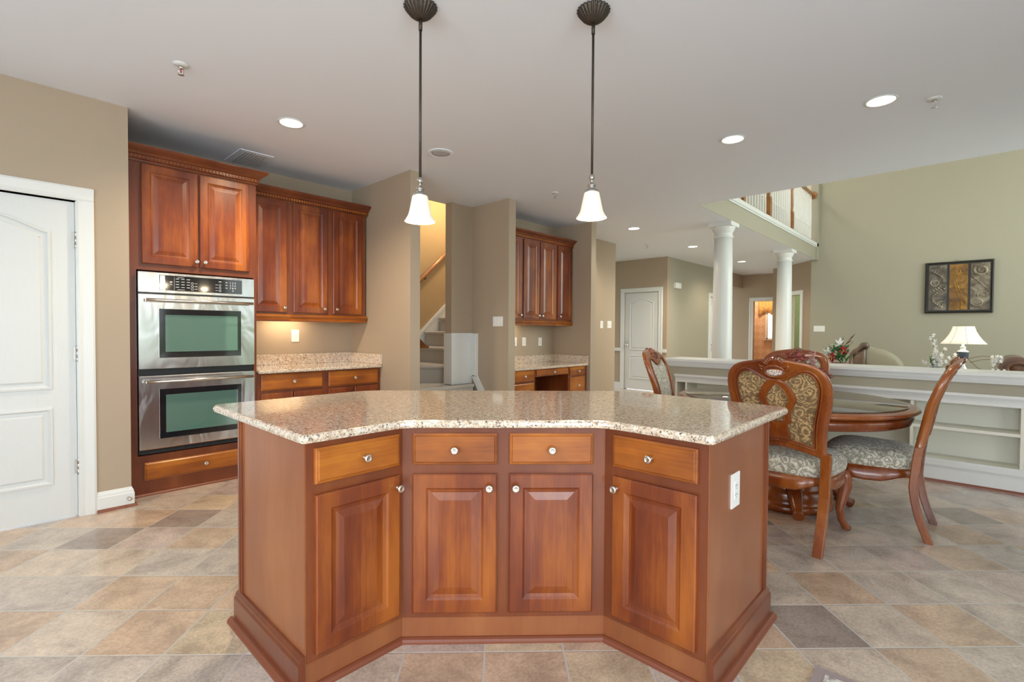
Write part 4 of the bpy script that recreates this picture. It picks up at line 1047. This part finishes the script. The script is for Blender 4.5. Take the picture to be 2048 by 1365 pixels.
def make_chair(label):
    c = thing('dining_chair', label, 'chair', (0, 0, 0), 0, 'carved dining chairs around the round table')
    bf = band(B_OUT, B_IN, 0, .044)
    for dy_, k_ in ((-.020, 1.0), (-.023, 1.065), (.021, 1.0)):
        H_ = mirror(smoothpts(B_IN, 3)); L_ = [(p.x*k_, lean(.83+(p.y-.83)*k_)+dy_, .83+(p.y-.83)*k_) for p in H_]; bf.tube(L_+[L_[0]], .0045, 6)
    bf.build('back_frame', M_CHAIR, c)
    fan(B_IN, .004, .012).build('back_cushion', M_FABS, c)
    fan(B_IN, -.006, -.004).build('back_panel', M_FABB, c)
    bs_ = band(S_OUT, S_IN, -.016, .022)
    for S_, k_ in ((S_OUT, .97), (S_IN, 1.05)):
        H_ = mirror(smoothpts(S_, 3)); L_ = [(p.x*k_, lean(p.y)-.026, p.y) for p in H_]; bs_.tube(L_+[L_[0]], .003, 6)
    bs_.build('back_splat', M_CHAIR, c)
    cr_ = MB()
    for k in range(9):
        a = R(-56+14*k); sx_, cz = math.sin(a), math.cos(a)
        for sg in (1, -1):
            pts = [(.028*sx_*.9, lean(1.06)+sg*.018, 1.062+.02*cz), (.05*sx_, lean(1.09)+sg*.02, 1.062+.042*cz), (.064*sx_, lean(1.11)+sg*.014, 1.062+.058*cz)]
            cr_.tube(pts, [.005, .0075, .005], 6)
    for sg in (1, -1):
        ring = [(.052*math.cos(t_), lean(1.045+.03*math.sin(t_))+sg*.022, 1.040+.033*math.sin(t_)) for t_ in [2*PI*i/24 for i in range(25)]]
        cr_.tube(ring, .0065, 6)
        for s2 in (1, -1): cr_.tube([(s2*.05, lean(1.06)+sg*.021, 1.06), (s2*.075, lean(1.07)+sg*.021, 1.075), (s2*.07, lean(1.05)+sg*.021, 1.05), (s2*.056, lean(1.05)+sg*.021, 1.05)], [.006, .009, .008, .004], 6)
    cr_.build('crest_carving', M_CHAIR, c)
    for sg, mt in ((1, M_MEDR), (-1, M_MEDW)):
        lo = [[(.048*f_*math.cos(2*PI*i/24), lean(1.04)+sg*(.021+.008*(1-f_*f_)), 1.040+.029*f_*math.sin(2*PI*i/24)) for i in range(24)] for f_ in (1, .7, .35, .05)]
        MB().loft(lo, True, True, True, True).build('medallion', mt, c)
    for s_ in (1, -1):
        pts = []
        for z in (0, .08, .16, .24, .32, .40, .48, .575):
            pts.append((s_*(.212+.02*z/.5), lean(z), z))
        lo = [[(x-.026, y-.022, z), (x+.026, y-.022, z), (x+.026, y+.022, z), (x-.026, y+.022, z)] if False else [(x-.024+ (.004 if k == 0 else 0), y-.021, z), (x+.024, y-.021, z), (x+.026, y-.015, z), (x+.026, y+.015, z), (x+.024, y+.021, z), (x-.024, y+.021, z), (x-.026, y+.015, z), (x-.026, y-.015, z)] for k, (x, y, z) in enumerate(pts)]
        MB().loft(lo).build('leg', M_CHAIR, c, bevel=.003)
        fl_ = MB().tube([(s_*.235, .215, .40), (s_*.250, .235, .345), (s_*.252, .240, .29), (s_*.238, .222, .21), (s_*.228, .210, .14), (s_*.236, .222, .075), (s_*.256, .245, .03), (s_*.270, .262, .018)], [.034, .038, .036, .029, .023, .020, .024, .019], 12)
        fl_.build('leg', M_CHAIR, c)
    # seat outline
    def outline(k):
        pts = []
        for i in range(48):
            a = 2*PI*i/48; cx, sy = math.cos(a), math.sin(a)
            x = math.copysign(abs(cx)**.55, cx); y = math.copysign(abs(sy)**.55, sy)
            wv = .262+.028*y; pts.append((x*wv*k, .02+y*.252*k))
        return pts
    s_ = MB(); s_.loft([[(x, y, z) for x, y in outline(k)] for k, z in ((.97, .415), (1.0, .425), (1.015, .45), (1.0, .478), (.95, .502), (.82, .522), (.55, .535), (.2, .540), (.02, .541))], True, True, True, True)
    s_.build('seat', M_FABS, c)
    ap = MB(); lo = []
    O, I = outline(.985), outline(.90)
    for i in range(48):
        a = 2*PI*i/48; low = .352-.020*math.cos(4*a)*1-.004*math.cos(8*a)
        lo.append([(*O[i], .42), (*[x*1.01 for x in O[i]], low+.012), (*O[i], low), (*I[i], low), (*I[i], .42)])
    ap.loft(lo+[lo[0]], True, False, False, True); ap.build('seat_rail', M_CHAIR, c)
    return c
ch = make_chair('carved dining chair seen from behind, nearest the kitchen island')
ch.location = (3.482, .838, 0); ch.rotation_euler = (0, 0, -PI/2)
dup(ch, (4.075, .482, 0), 0, 'carved dining chair seen from the side at the right edge of the table')
dup(ch, (4.735, 1.21, 0), PI/2, 'carved dining chair on the far side of the table, behind the nearest chair')
dup(ch, (4.02, 1.66, 0), R(191), 'carved dining chair with pale front cushion facing right, left of the table')

# ------------------------------------------------------------------ flowers
def petal(m, c, d, L, w, cup=.25):
    c = Vector(c); d = Vector(d).normalized(); ref = Vector((0, 0, 1)) if abs(d.z) < .9 else Vector((1, 0, 0))
    a = d.cross(ref).normalized(); n = a.cross(d).normalized()
    pts = [c, c+d*L*.45+a*w/2+n*cup*L*.3, c+d*L+n*cup*L*.55, c+d*L*.45-a*w/2+n*cup*L*.3, c+d*L*.5-n*cup*L*.05]
    e = [p-n*.0015 for p in pts]
    m.add(pts+e, [(0, 1, 4), (1, 2, 4), (2, 3, 4), (3, 0, 4), (5, 9, 6), (6, 9, 7), (7, 9, 8), (8, 9, 5), (0, 5, 6, 1), (1, 6, 7, 2), (2, 7, 8, 3), (3, 8, 5, 0)])
def bloom(m, c, n, L, w, axis=(0, 0, 1), open_=.9, rnd=.2):
    ax = Vector(axis).normalized(); ref = Vector((1, 0, 0)) if abs(ax.x) < .9 else Vector((0, 1, 0)); a = ax.cross(ref).normalized(); b = ax.cross(a)
    for k in range(n):
        t_ = 2*PI*k/n+random.uniform(-rnd, rnd); d = (math.cos(t_)*a+math.sin(t_)*b)*open_+ax*(1-open_*.7)
        petal(m, c, d, L*random.uniform(.85, 1.1), w)
def rv(s): return random.uniform(-s, s)
fc_ = thing('flower_centerpiece', 'silk flower centrepiece of red and dusty pink petals on the dining table', 'flowers', (4.085, .955, .786))
MB().lathe([(.05, 0), (.055, .005), (.03, .02), (.028, .05), (.07, .10), (.085, .14), (.08, .145), (.06, .11), (.001, .10)], (0, 0, 0), 24).build('bowl', M_TERRA, fc_)
for nm, mt, n_, zz, rr in (('red_blossoms', M_MAROON, 11, .27, .085), ('pink_blossoms', M_PINK, 9, .235, .13)):
    m = MB()
    for k in range(n_):
        t_ = random.uniform(0, 2*PI); r_ = rr*math.sqrt(random.random()); bloom(m, (r_*math.cos(t_), r_*math.sin(t_)*1.0, zz+rv(.045)), 6, .036, .024, (math.cos(t_)*.6, math.sin(t_)*.6, 1))
    m.build(nm, mt, fc_)
m = MB(); 
for k in range(16):
    t_ = random.uniform(0, 2*PI); petal(m, (0, 0, .15), (math.cos(t_), math.sin(t_), .8+random.random()), .12, .03)
for k in range(8):
    t_ = random.uniform(0, 2*PI); m.tube([(0, 0, .1), (.03*math.cos(t_), .03*math.sin(t_), .18), (.08*math.cos(t_), .08*math.sin(t_), .25)], .0025, 5)
m.build('leaves', M_GREENL, fc_)
m = MB(); m.tube([(0, -.06, .15), (0, -.10, .26), (0, -.115, .35)], .003, 5)
for k in range(22): bloom(m, (rv(.015), -.10+rv(.022), .22+.006*k), 4, .014, .009)
m.build('berry_spray', M_PINK, fc_)
m = MB()
for k in range(7): bloom(m, (rv(.03), -.14-.012*k, .21-.008*k+rv(.012)), 5, .03, .02)
m.build('trailing_petals', M_MAROON, fc_)

# lilies on an end table behind the half wall
et = thing('end_table', 'small dark end table behind the half wall under the lilies', 'table', (7.9, 1.34, 0))
MB().lathe([(.001, .665), (.24, .665), (.25, .675), (.245, .69), (.001, .69)], (0, 0, 0), 32).build('tabletop', M_CHAIR, et)
MB().lathe([(.18, 0), (.18, .03), (.04, .06), (.03, .4), (.05, .6), (.03, .665)], (0, 0, 0), 20).build('pedestal', M_CHAIR, et)
ll = thing('potted_lilies', 'potted red and white silk lilies left of the taupe chair', 'flowers', (7.9, 1.34, .69))
MB().lathe([(.07, 0), (.085, .01), (.10, .16), (.105, .17), (.095, .17), (.09, .15), (.001, .145)], (0, 0, 0), 24).build('pot', M_TERRA, ll)
m = MB(); camd = Vector((-.97, -.15, .2))
for yy, z in ((-.05, .33), (.085, .23)): bloom(m, (-.05, yy, z), 6, .085, .05, camd, .85)
for yy, z in ((-.05, .33), (.085, .23)): bloom(m, (-.07, yy, z), 5, .055, .04, camd, .6)
m.build('red_lily', M_RED, ll)
m = MB()
for yy, z in ((-.0, .41), (.13, .29)): bloom(m, (-.02, yy, z), 6, .105, .042, (-.7, .3, .7), .8)
m.build('white_lily', M_WPET, ll)
m = MB()
for yy, z in ((-.05, .33), (.085, .23)):
    for k in range(4): m.tube([(-.06, yy, z), (-.14, yy+rv(.025), z+rv(.025))], .004, 5)
m.build('stamen', M_YEL, ll)
m = MB()
for k in range(46):
    t_ = random.uniform(0, 2*PI); petal(m, (0, rv(.08), .15+random.random()*.2), (math.cos(t_), math.sin(t_), .3+random.random()), .13, .035)
m.build('leaves', M_GREENL, ll)
m = MB(); m.tube([(0, 0, .15), (0, -.05, .4), (0, -.17, .56)], .003, 5); m.tube([(0, 0, .2), (0, -.08, .36), (0, -.15, .46)], .003, 5)
for a, b in (((0, -.10, .47), (0, -.17, .56)), ((0, -.07, .42), (0, -.135, .48)), ((0, -.14, .27), (0, -.20, .33)), ((0, -.16, .27), (0, -.235, .33)), ((0, -.03, .40), (0, -.04, .52))): m.tube([a, tuple((Vector(a)+Vector(b))/2), b], [.004, .010, .001], 6)
m.build('twigs', M_STEM, ll)

# console with orchids and lamp
cn = thing('console_table', 'dark console table behind the half wall carrying the lamp', 'table', (8.25, .08, 0))
MB().box(-.2, -.42, .765, .2, .42, .79, .006).build('tabletop', plain('dark_espresso', (.035, .022, .018), .3, 0, .5, .3), cn)
for x, y in ((-.17, -.38), (-.17, .38), (.17, -.38), (.17, .38)): MB().box(x-.02, y-.02, 0, x+.02, y+.02, .765).build('leg', bpy.data.materials['dark_espresso'], cn)
lp = thing('table_lamp', 'lit table lamp with cream bell shade and blue and white base', 'lamp', (8.25, .115, .79))
MB().lathe([(.052, 0), (.056, .01), (.055, .028), (.045, .038)], (0, 0, 0), 28).build('base', M_LAMPB, lp)
MB().lathe([(.045, .036), (.038, .045), (.03, .06), (.022, .085), (.023, .11), (.034, .14), (.044, .16)], (0, 0, 0), 28).build('stem', M_LAMPW, lp)
MB().lathe([(.044, .158), (.052, .185), (.054, .23), (.058, .238), (.058, .248)], (0, 0, 0), 28).build('body', M_LAMPB, lp)
MB().lathe([(.058, .248), (.05, .256), (.03, .268), (.026, .275), (.026, .298), (.030, .302), (.028, .308), (.014, .312), (.012, .35)], (0, 0, 0), 28).build('neck', M_LAMPW, lp)
sh = MB(); n = 48; lo = []
pr = [(.100, .56), (.103, .55), (.118, .50), (.142, .45), (.176, .395), (.218, .345)]
for r_, z in pr+[(r_-.003, z) for r_, z in reversed(pr)]: lo.append([(r_*math.cos(2*PI*i/n), r_*math.sin(2*PI*i/n), z) for i in range(n)])
sh.loft(lo+[lo[0]], True, False, False, True); so = sh.build('lamp_shade', M_LSHADE, lp)
sm = MB()
for k in range(8):
    a = 2*PI*k/8+.2; sm.tube([((r_+.001)*math.cos(a), (r_+.001)*math.sin(a), z) for r_, z in pr], .0016, 5)
sm.build('seam', plain('shade_seam', (.45, .38, .28), .8), so)
MB().lathe([(.004, .35), (.03, .38), (.032, .42), (.002, .45)], (0, 0, 0), 14).build('bulb', M_BULB, lp)
point('lamp_bulb', (8.25, .115, .79+.41), 14, (1, .82, .55), .04)
og = 'white silk orchids by the lamp'
oc_ = thing('white_orchid', 'upright white silk orchid arrangement left of the table lamp', 'flowers', (8.15, .36, .79), 0, og)
MB().lathe([(.06, 0), (.07, .02), (.06, .05), (.001, .05)], (0, 0, 0), 20).build('dish', M_LAMPB, oc_)
st_ = MB(); bl = MB()
for (y1, z1, n_) in ((.05, .46, 9), (-.09, .30, 4), (-.18, .22, 4), (.12, .12, 4), (.0, .24, 7), (-.07, .2, 6)):
    st_.tube([(0, 0, .04), (0, y1*.3, z1*.5), (0, y1, z1)], .003, 5)
    for k in range(n_):
        u = .3+.7*(k+.5)/n_; bloom(bl, (-.02+rv(.02), y1*u**1.5+rv(.025), z1*u), 5, .036, .034, (-.8, rv(.5), .5), .9)
st_.build('stems', M_STEM, oc_); bl.build('blossoms', M_WPET, oc_)
m = MB()
for k in range(9): petal(m, (0, rv(.03), .04), (rv(.3), rv(.8), 1), .16, .03)
m.build('leaves', M_GREENL, oc_)
o2 = thing('white_orchid', 'drooping white silk orchid spray right of the table lamp', 'flowers', (8.15, -.12, .79), 0, og)
MB().lathe([(.04, 0), (.05, .01), (.045, .02), (.001, .022)], (0, 0, 0), 20).build('dish', M_LAMPW, o2)
st_ = MB(); bl = MB()
st_.tube([(0, .19, .17), (0, .06, .205), (0, -.02, .20), (0, -.08, .15)], .003, 5); st_.tube([(0, .17, .12), (0, .07, .16), (0, -.03, .17)], .003, 5); st_.tube([(0, 0, .01), (0, .1, .06), (0, .19, .17)], .003, 5); st_.tube([(0, -.03, .17), (0, -.05, .1), (0, -.06, .04)], .003, 5)
for k in range(16): bloom(bl, (-.02, -.02-.09*random.random(), .10+.11*random.random()), 5, .03, .028, (-.8, rv(.5), .5), .9)
for k in range(3): bloom(bl, (-.02, -.03-.05*k, .04), 5, .024, .022, (-.8, 0, .5), .9)
st_.build('stems', M_STEM, o2); bl.build('blossoms', M_WPET, o2)

# ------------------------------------------------------------------ sofas in the family room
s1 = thing('accent_chair', 'camel-back upholstered chair with carved wood crest behind the half wall', 'armchair', (10.3, 1.22, 0)); s1.scale = (1, .75, 1)
def camel(y): # height of back along local y (-.45..+.5)
    pts = [(-.52, .70), (-.47, .78), (-.38, .875), (-.28, .935), (-.15, .985), (0, 1.01), (.10, 1.035), (.18, 1.05)]
    for (a, b), (c_, d) in zip(pts, pts[1:]):
        if y <= c_: return b+(d-b)*(y-a)/(c_-a)
    return pts[-1][1]
lo = []
for k in range(15):
    y = -.52+.72*k/14; h = camel(y); lo.append([(-.10, y, .3), (-.115, y, h-.10), (-.09, y, h-.03), (-.02, y, h), (.06, y, h-.02), (.10, y, h-.09), (.10, y, .3)])
MB().loft(lo, True, True, True, True).build('back', M_VELV, s1)
lo = []
for y, h in ((.18, 1.035), (.24, 1.02), (.30, .97), (.36, .93), (.42, .90)):
    lo.append([(-.13, y, .3), (-.14, y, h-.08), (-.10, y, h), (.06, y, h+.0), (.10, y, h-.08), (.10, y, .3)])
MB().loft(lo, True, True, True, True).build('side_wing', M_TAUPE, s1)
cb_ = MB()
cb_.tube([(-.13, .12, 1.02), (-.13, .17, 1.06), (-.13, .24, 1.055), (-.13, .32, .985), (-.13, .40, .945), (-.13, .45, .90), (-.13, .47, .75), (-.13, .47, .5)], [.03, .05, .05, .042, .034, .03, .026, .02], 10)
cb_.build('carved_crest', M_TAUPE, s1)
MB().box(-.1, -.5, .12, .75, .45, .45, .04).build('seat', M_VELV, s1)
for x, y in ((-.05, -.45), (-.05, .4), (.7, -.45), (.7, .4)): MB().box(x-.03, y-.03, 0, x+.03, y+.03, .12).build('leg', M_CHAIR, s1)
s2 = thing('leather_sofa', 'brown leather sofa with rolled arm at the right edge behind the half wall', 'sofa', (9.5, -.42, 0))
sp_ = []
N = 26
for k in range(N+1):
    a = R(-60)+R(330)*k/N*1.0
ro = MB()
prf = [(.20*math.cos(R(a)), .80+.155*math.sin(R(a))) for a in range(-40, 230, 15)]
lo = [[(x, y*1.0, z) for y, z in [(.0-.20+0, .15)]+[(py*.85+.02, pz) for py, pz in prf]+[(-.13, .15)]] for x in (-.08, -.06, .9)]
ro = MB().loft(lo, True, True, True, True); ro.build('rolled_arm', M_LEATH, s2)
sc_ = MB()
sc_.tube([(-.10, .11*math.cos(R(a)), .79+.085*math.sin(R(a))) for a in range(-60, 200, 20)], .028, 10)
sc_.lathe([(.001, -.11), (.085, -.10), (.10, -.08), (.10, -.06)], (0, 0, .79), 24, 'x')
sc_.build('scroll_front', M_LEATH, s2)
lo = [[(-.12, y, .2), (-.16, y, .80), (-.12, y, .90+.03*math.sin(k*1.2)), (-.02, y, .94+.03*math.sin(k*1.2)), (.08, y, .9), (.12, y, .8), (.12, y, .2)] for k, y in enumerate((-.14, -.2, -.4, -.7, -1.0, -1.4))]
MB().loft(lo, True, True, True, True).build('back', M_LEATH, s2)
MB().box(0, -1.4, .1, .9, -.1, .45, .05).build('seat', M_LEATH, s2)
for x, y in ((0, .05), (.8, .05), (0, -1.3), (.8, -1.3)): MB().box(x-.03, y-.03, 0, x+.03, y+.03, .16).build('leg', M_CHAIR, s2)

# picture on the family room wall
pc = thing('triptych_picture', 'black framed picture of three carved scroll panels on the family room wall', 'picture', (12.105, .715, 1.635), -PI/2)
pw_, ph_ = .925, .94
m = MB(); m.box(0, -.03, 0, pw_, -.005, ph_); m.build('frame', M_ARTF, pc)
fr_ = MB(); fr_.loft([rect(0, 0, pw_, ph_, d, i) for i, d in ((0, -.03), (.0, -.04), (.02, -.045), (.035, -.03))], True, False, False); fr_.build('frame_lip', M_ARTF, pc)
def spiral(m, cx, cz, r0_, r1, turns, a0, w0, w1, n=60):
    m.tube([(cx+(r0_+(r1-r0_)*i/n)*math.cos(a0+turns*2*PI*i/n), -.043, cz+(r0_+(r1-r0_)*i/n)*math.sin(a0+turns*2*PI*i/n)) for i in range(n+1)], [w0+(w1-w0)*i/n for i in range(n+1)], 8)
def ridged(m, pts, w):
    for (x, z), (x2, z2) in zip(pts, pts[1:]):
        d = Vector((x2-x, z2-z)).normalized(); nn = Vector((-d.y, d.x)); c_ = Vector(((x+x2)/2, (z+z2)/2))
        m.tube([(c_.x-nn.x*w, -.042, c_.y-nn.y*w), (c_.x, -.052, c_.y), (c_.x+nn.x*w, -.042, c_.y+nn.y*w)], [.004, Vector((x2-x, z2-z)).length*.52, .004], 8)
for k, mt in enumerate((M_ART1, M_ART2, M_ART3)):
    x = .055+k*.285
    pnl = MB().box(x, -.042, .055, x+.25, -.03, ph_-.055, .004).build('art_panel', M_ARTD[k], pc)
    m = MB(); X0 = x
    if k == 0:
        ridged(m, [(X0+.02+.19*math.sin(PI*i/15*.95), .80-.40*i/15) for i in range(16)], .032)
        ridged(m, [(X0+.23-.18*math.sin(PI*i/15*.95), .46-.36*i/15) for i in range(16)], .030)
        spiral(m, X0+.09, .56, .075, .01, 1.6, 2.0, .014, .006); spiral(m, X0+.17, .17, .055, .01, 1.6, 0.5, .012, .005); spiral(m, X0+.19, .83, .035, .006, 1.4, 1, .008, .004)
        spiral(m, X0+.05, .42, .035, .006, 1.2, 3, .008, .004)
    elif k == 1:
        for d_ in (0, .02, .045): m.tube([(X0+.04+d_*.6+.16*(i/14)**1.5, -.044, .72-.60*i/14+d_) for i in range(15)], [.003+.003*math.sin(PI*i/14) for i in range(15)], 6)
        ridged(m, [(X0+.16+.02*math.sin(i*.5), .08+.022*i) for i in range(7)], .03)
        spiral(m, X0+.06, .15, .05, .008, 1.8, 1, .009, .004); spiral(m, X0+.10, .76, .065, .012, 1.2, 3.6, .012, .005); spiral(m, X0+.17, .68, .05, .01, 1.0, .5, .010, .004)
    else:
        spiral(m, X0+.14, .76, .10, .012, 1.7, 2.4, .022, .007)
        ridged(m, [(X0+.02+.20*i/16, .66-.24*i/16) for i in range(17)], .018)
        spiral(m, X0+.10, .20, .095, .03, .8, 3.4, .016, .008); spiral(m, X0+.14, .30, .09, .02, .7, .3, .014, .007)
        m.tube([(X0+.03+.18*i/10, -.043, .44-.05*math.sin(i*.5)) for i in range(11)], .006, 6)
    m.build('carved_scrolls', mt, pnl)
MB().lathe([(.008, 0), (.008, -.02), (.002, -.024)], (pw_*.48, 0, ph_+.03), 10, 'y').build('hook', M_NICKEL, pc)

# powder room window and valance
pwn = struct('window_7', MB().box(15.66, 3.75, 1.05, 15.70, 4.50, 1.09).box(15.66, 3.75, 1.95, 15.7, 4.5, 1.99).box(15.66, 4.44, 1.05, 15.7, 4.52, 1.99).box(15.66, 3.75, 1.05, 15.7, 3.83, 1.99).box(15.6, 3.72, 1.03, 15.7, 4.55, 1.055), M_WHITE)
MB().box(15.68, 3.83, 1.09, 15.69, 4.44, 1.95).build('pane', M_DAYPANE, pwn)
vl = thing('window_valance', 'gold patterned valance over the powder room window', 'curtain', (15.6, 4.2, 1.75))
lo = []
for k in range(25):
    y = -.45+.95*k/24; dx = .02*math.sin(k*1.6); lo.append([(dx, y, .0+.10*abs(math.cos(k*.33))), (dx+.01, y, .0+.10*abs(math.cos(k*.33))), (.03+dx*.3, y, .42), (.02+dx*.3, y, .42)])
MB().loft(lo, True, True, True, True).build('fabric', M_CURT, vl)
point('powder_light', (15.0, 4.6, 2.3), 28, (1, .80, .55), .1)
point('green_room_light', (13.6, 2.4, 2.2), 26, (.95, 1, .9), .1)
point('upper_hall_light', (9.5, 3.5, 5.2), 60, (1, .92, .78), .15)

# rug corner
rg = thing('woven_rug', 'corner of a small grey woven rug on the tile floor in the foreground', 'rug', (2.122, .415, 0), R(-90+2))
MB().box(0, -.62, .001, 1.0, 0, .009).build('border', M_RUGB, rg)
MB().box(.035, -.585, .009, .965, -.035, .0105).build('field', M_RUG, rg)
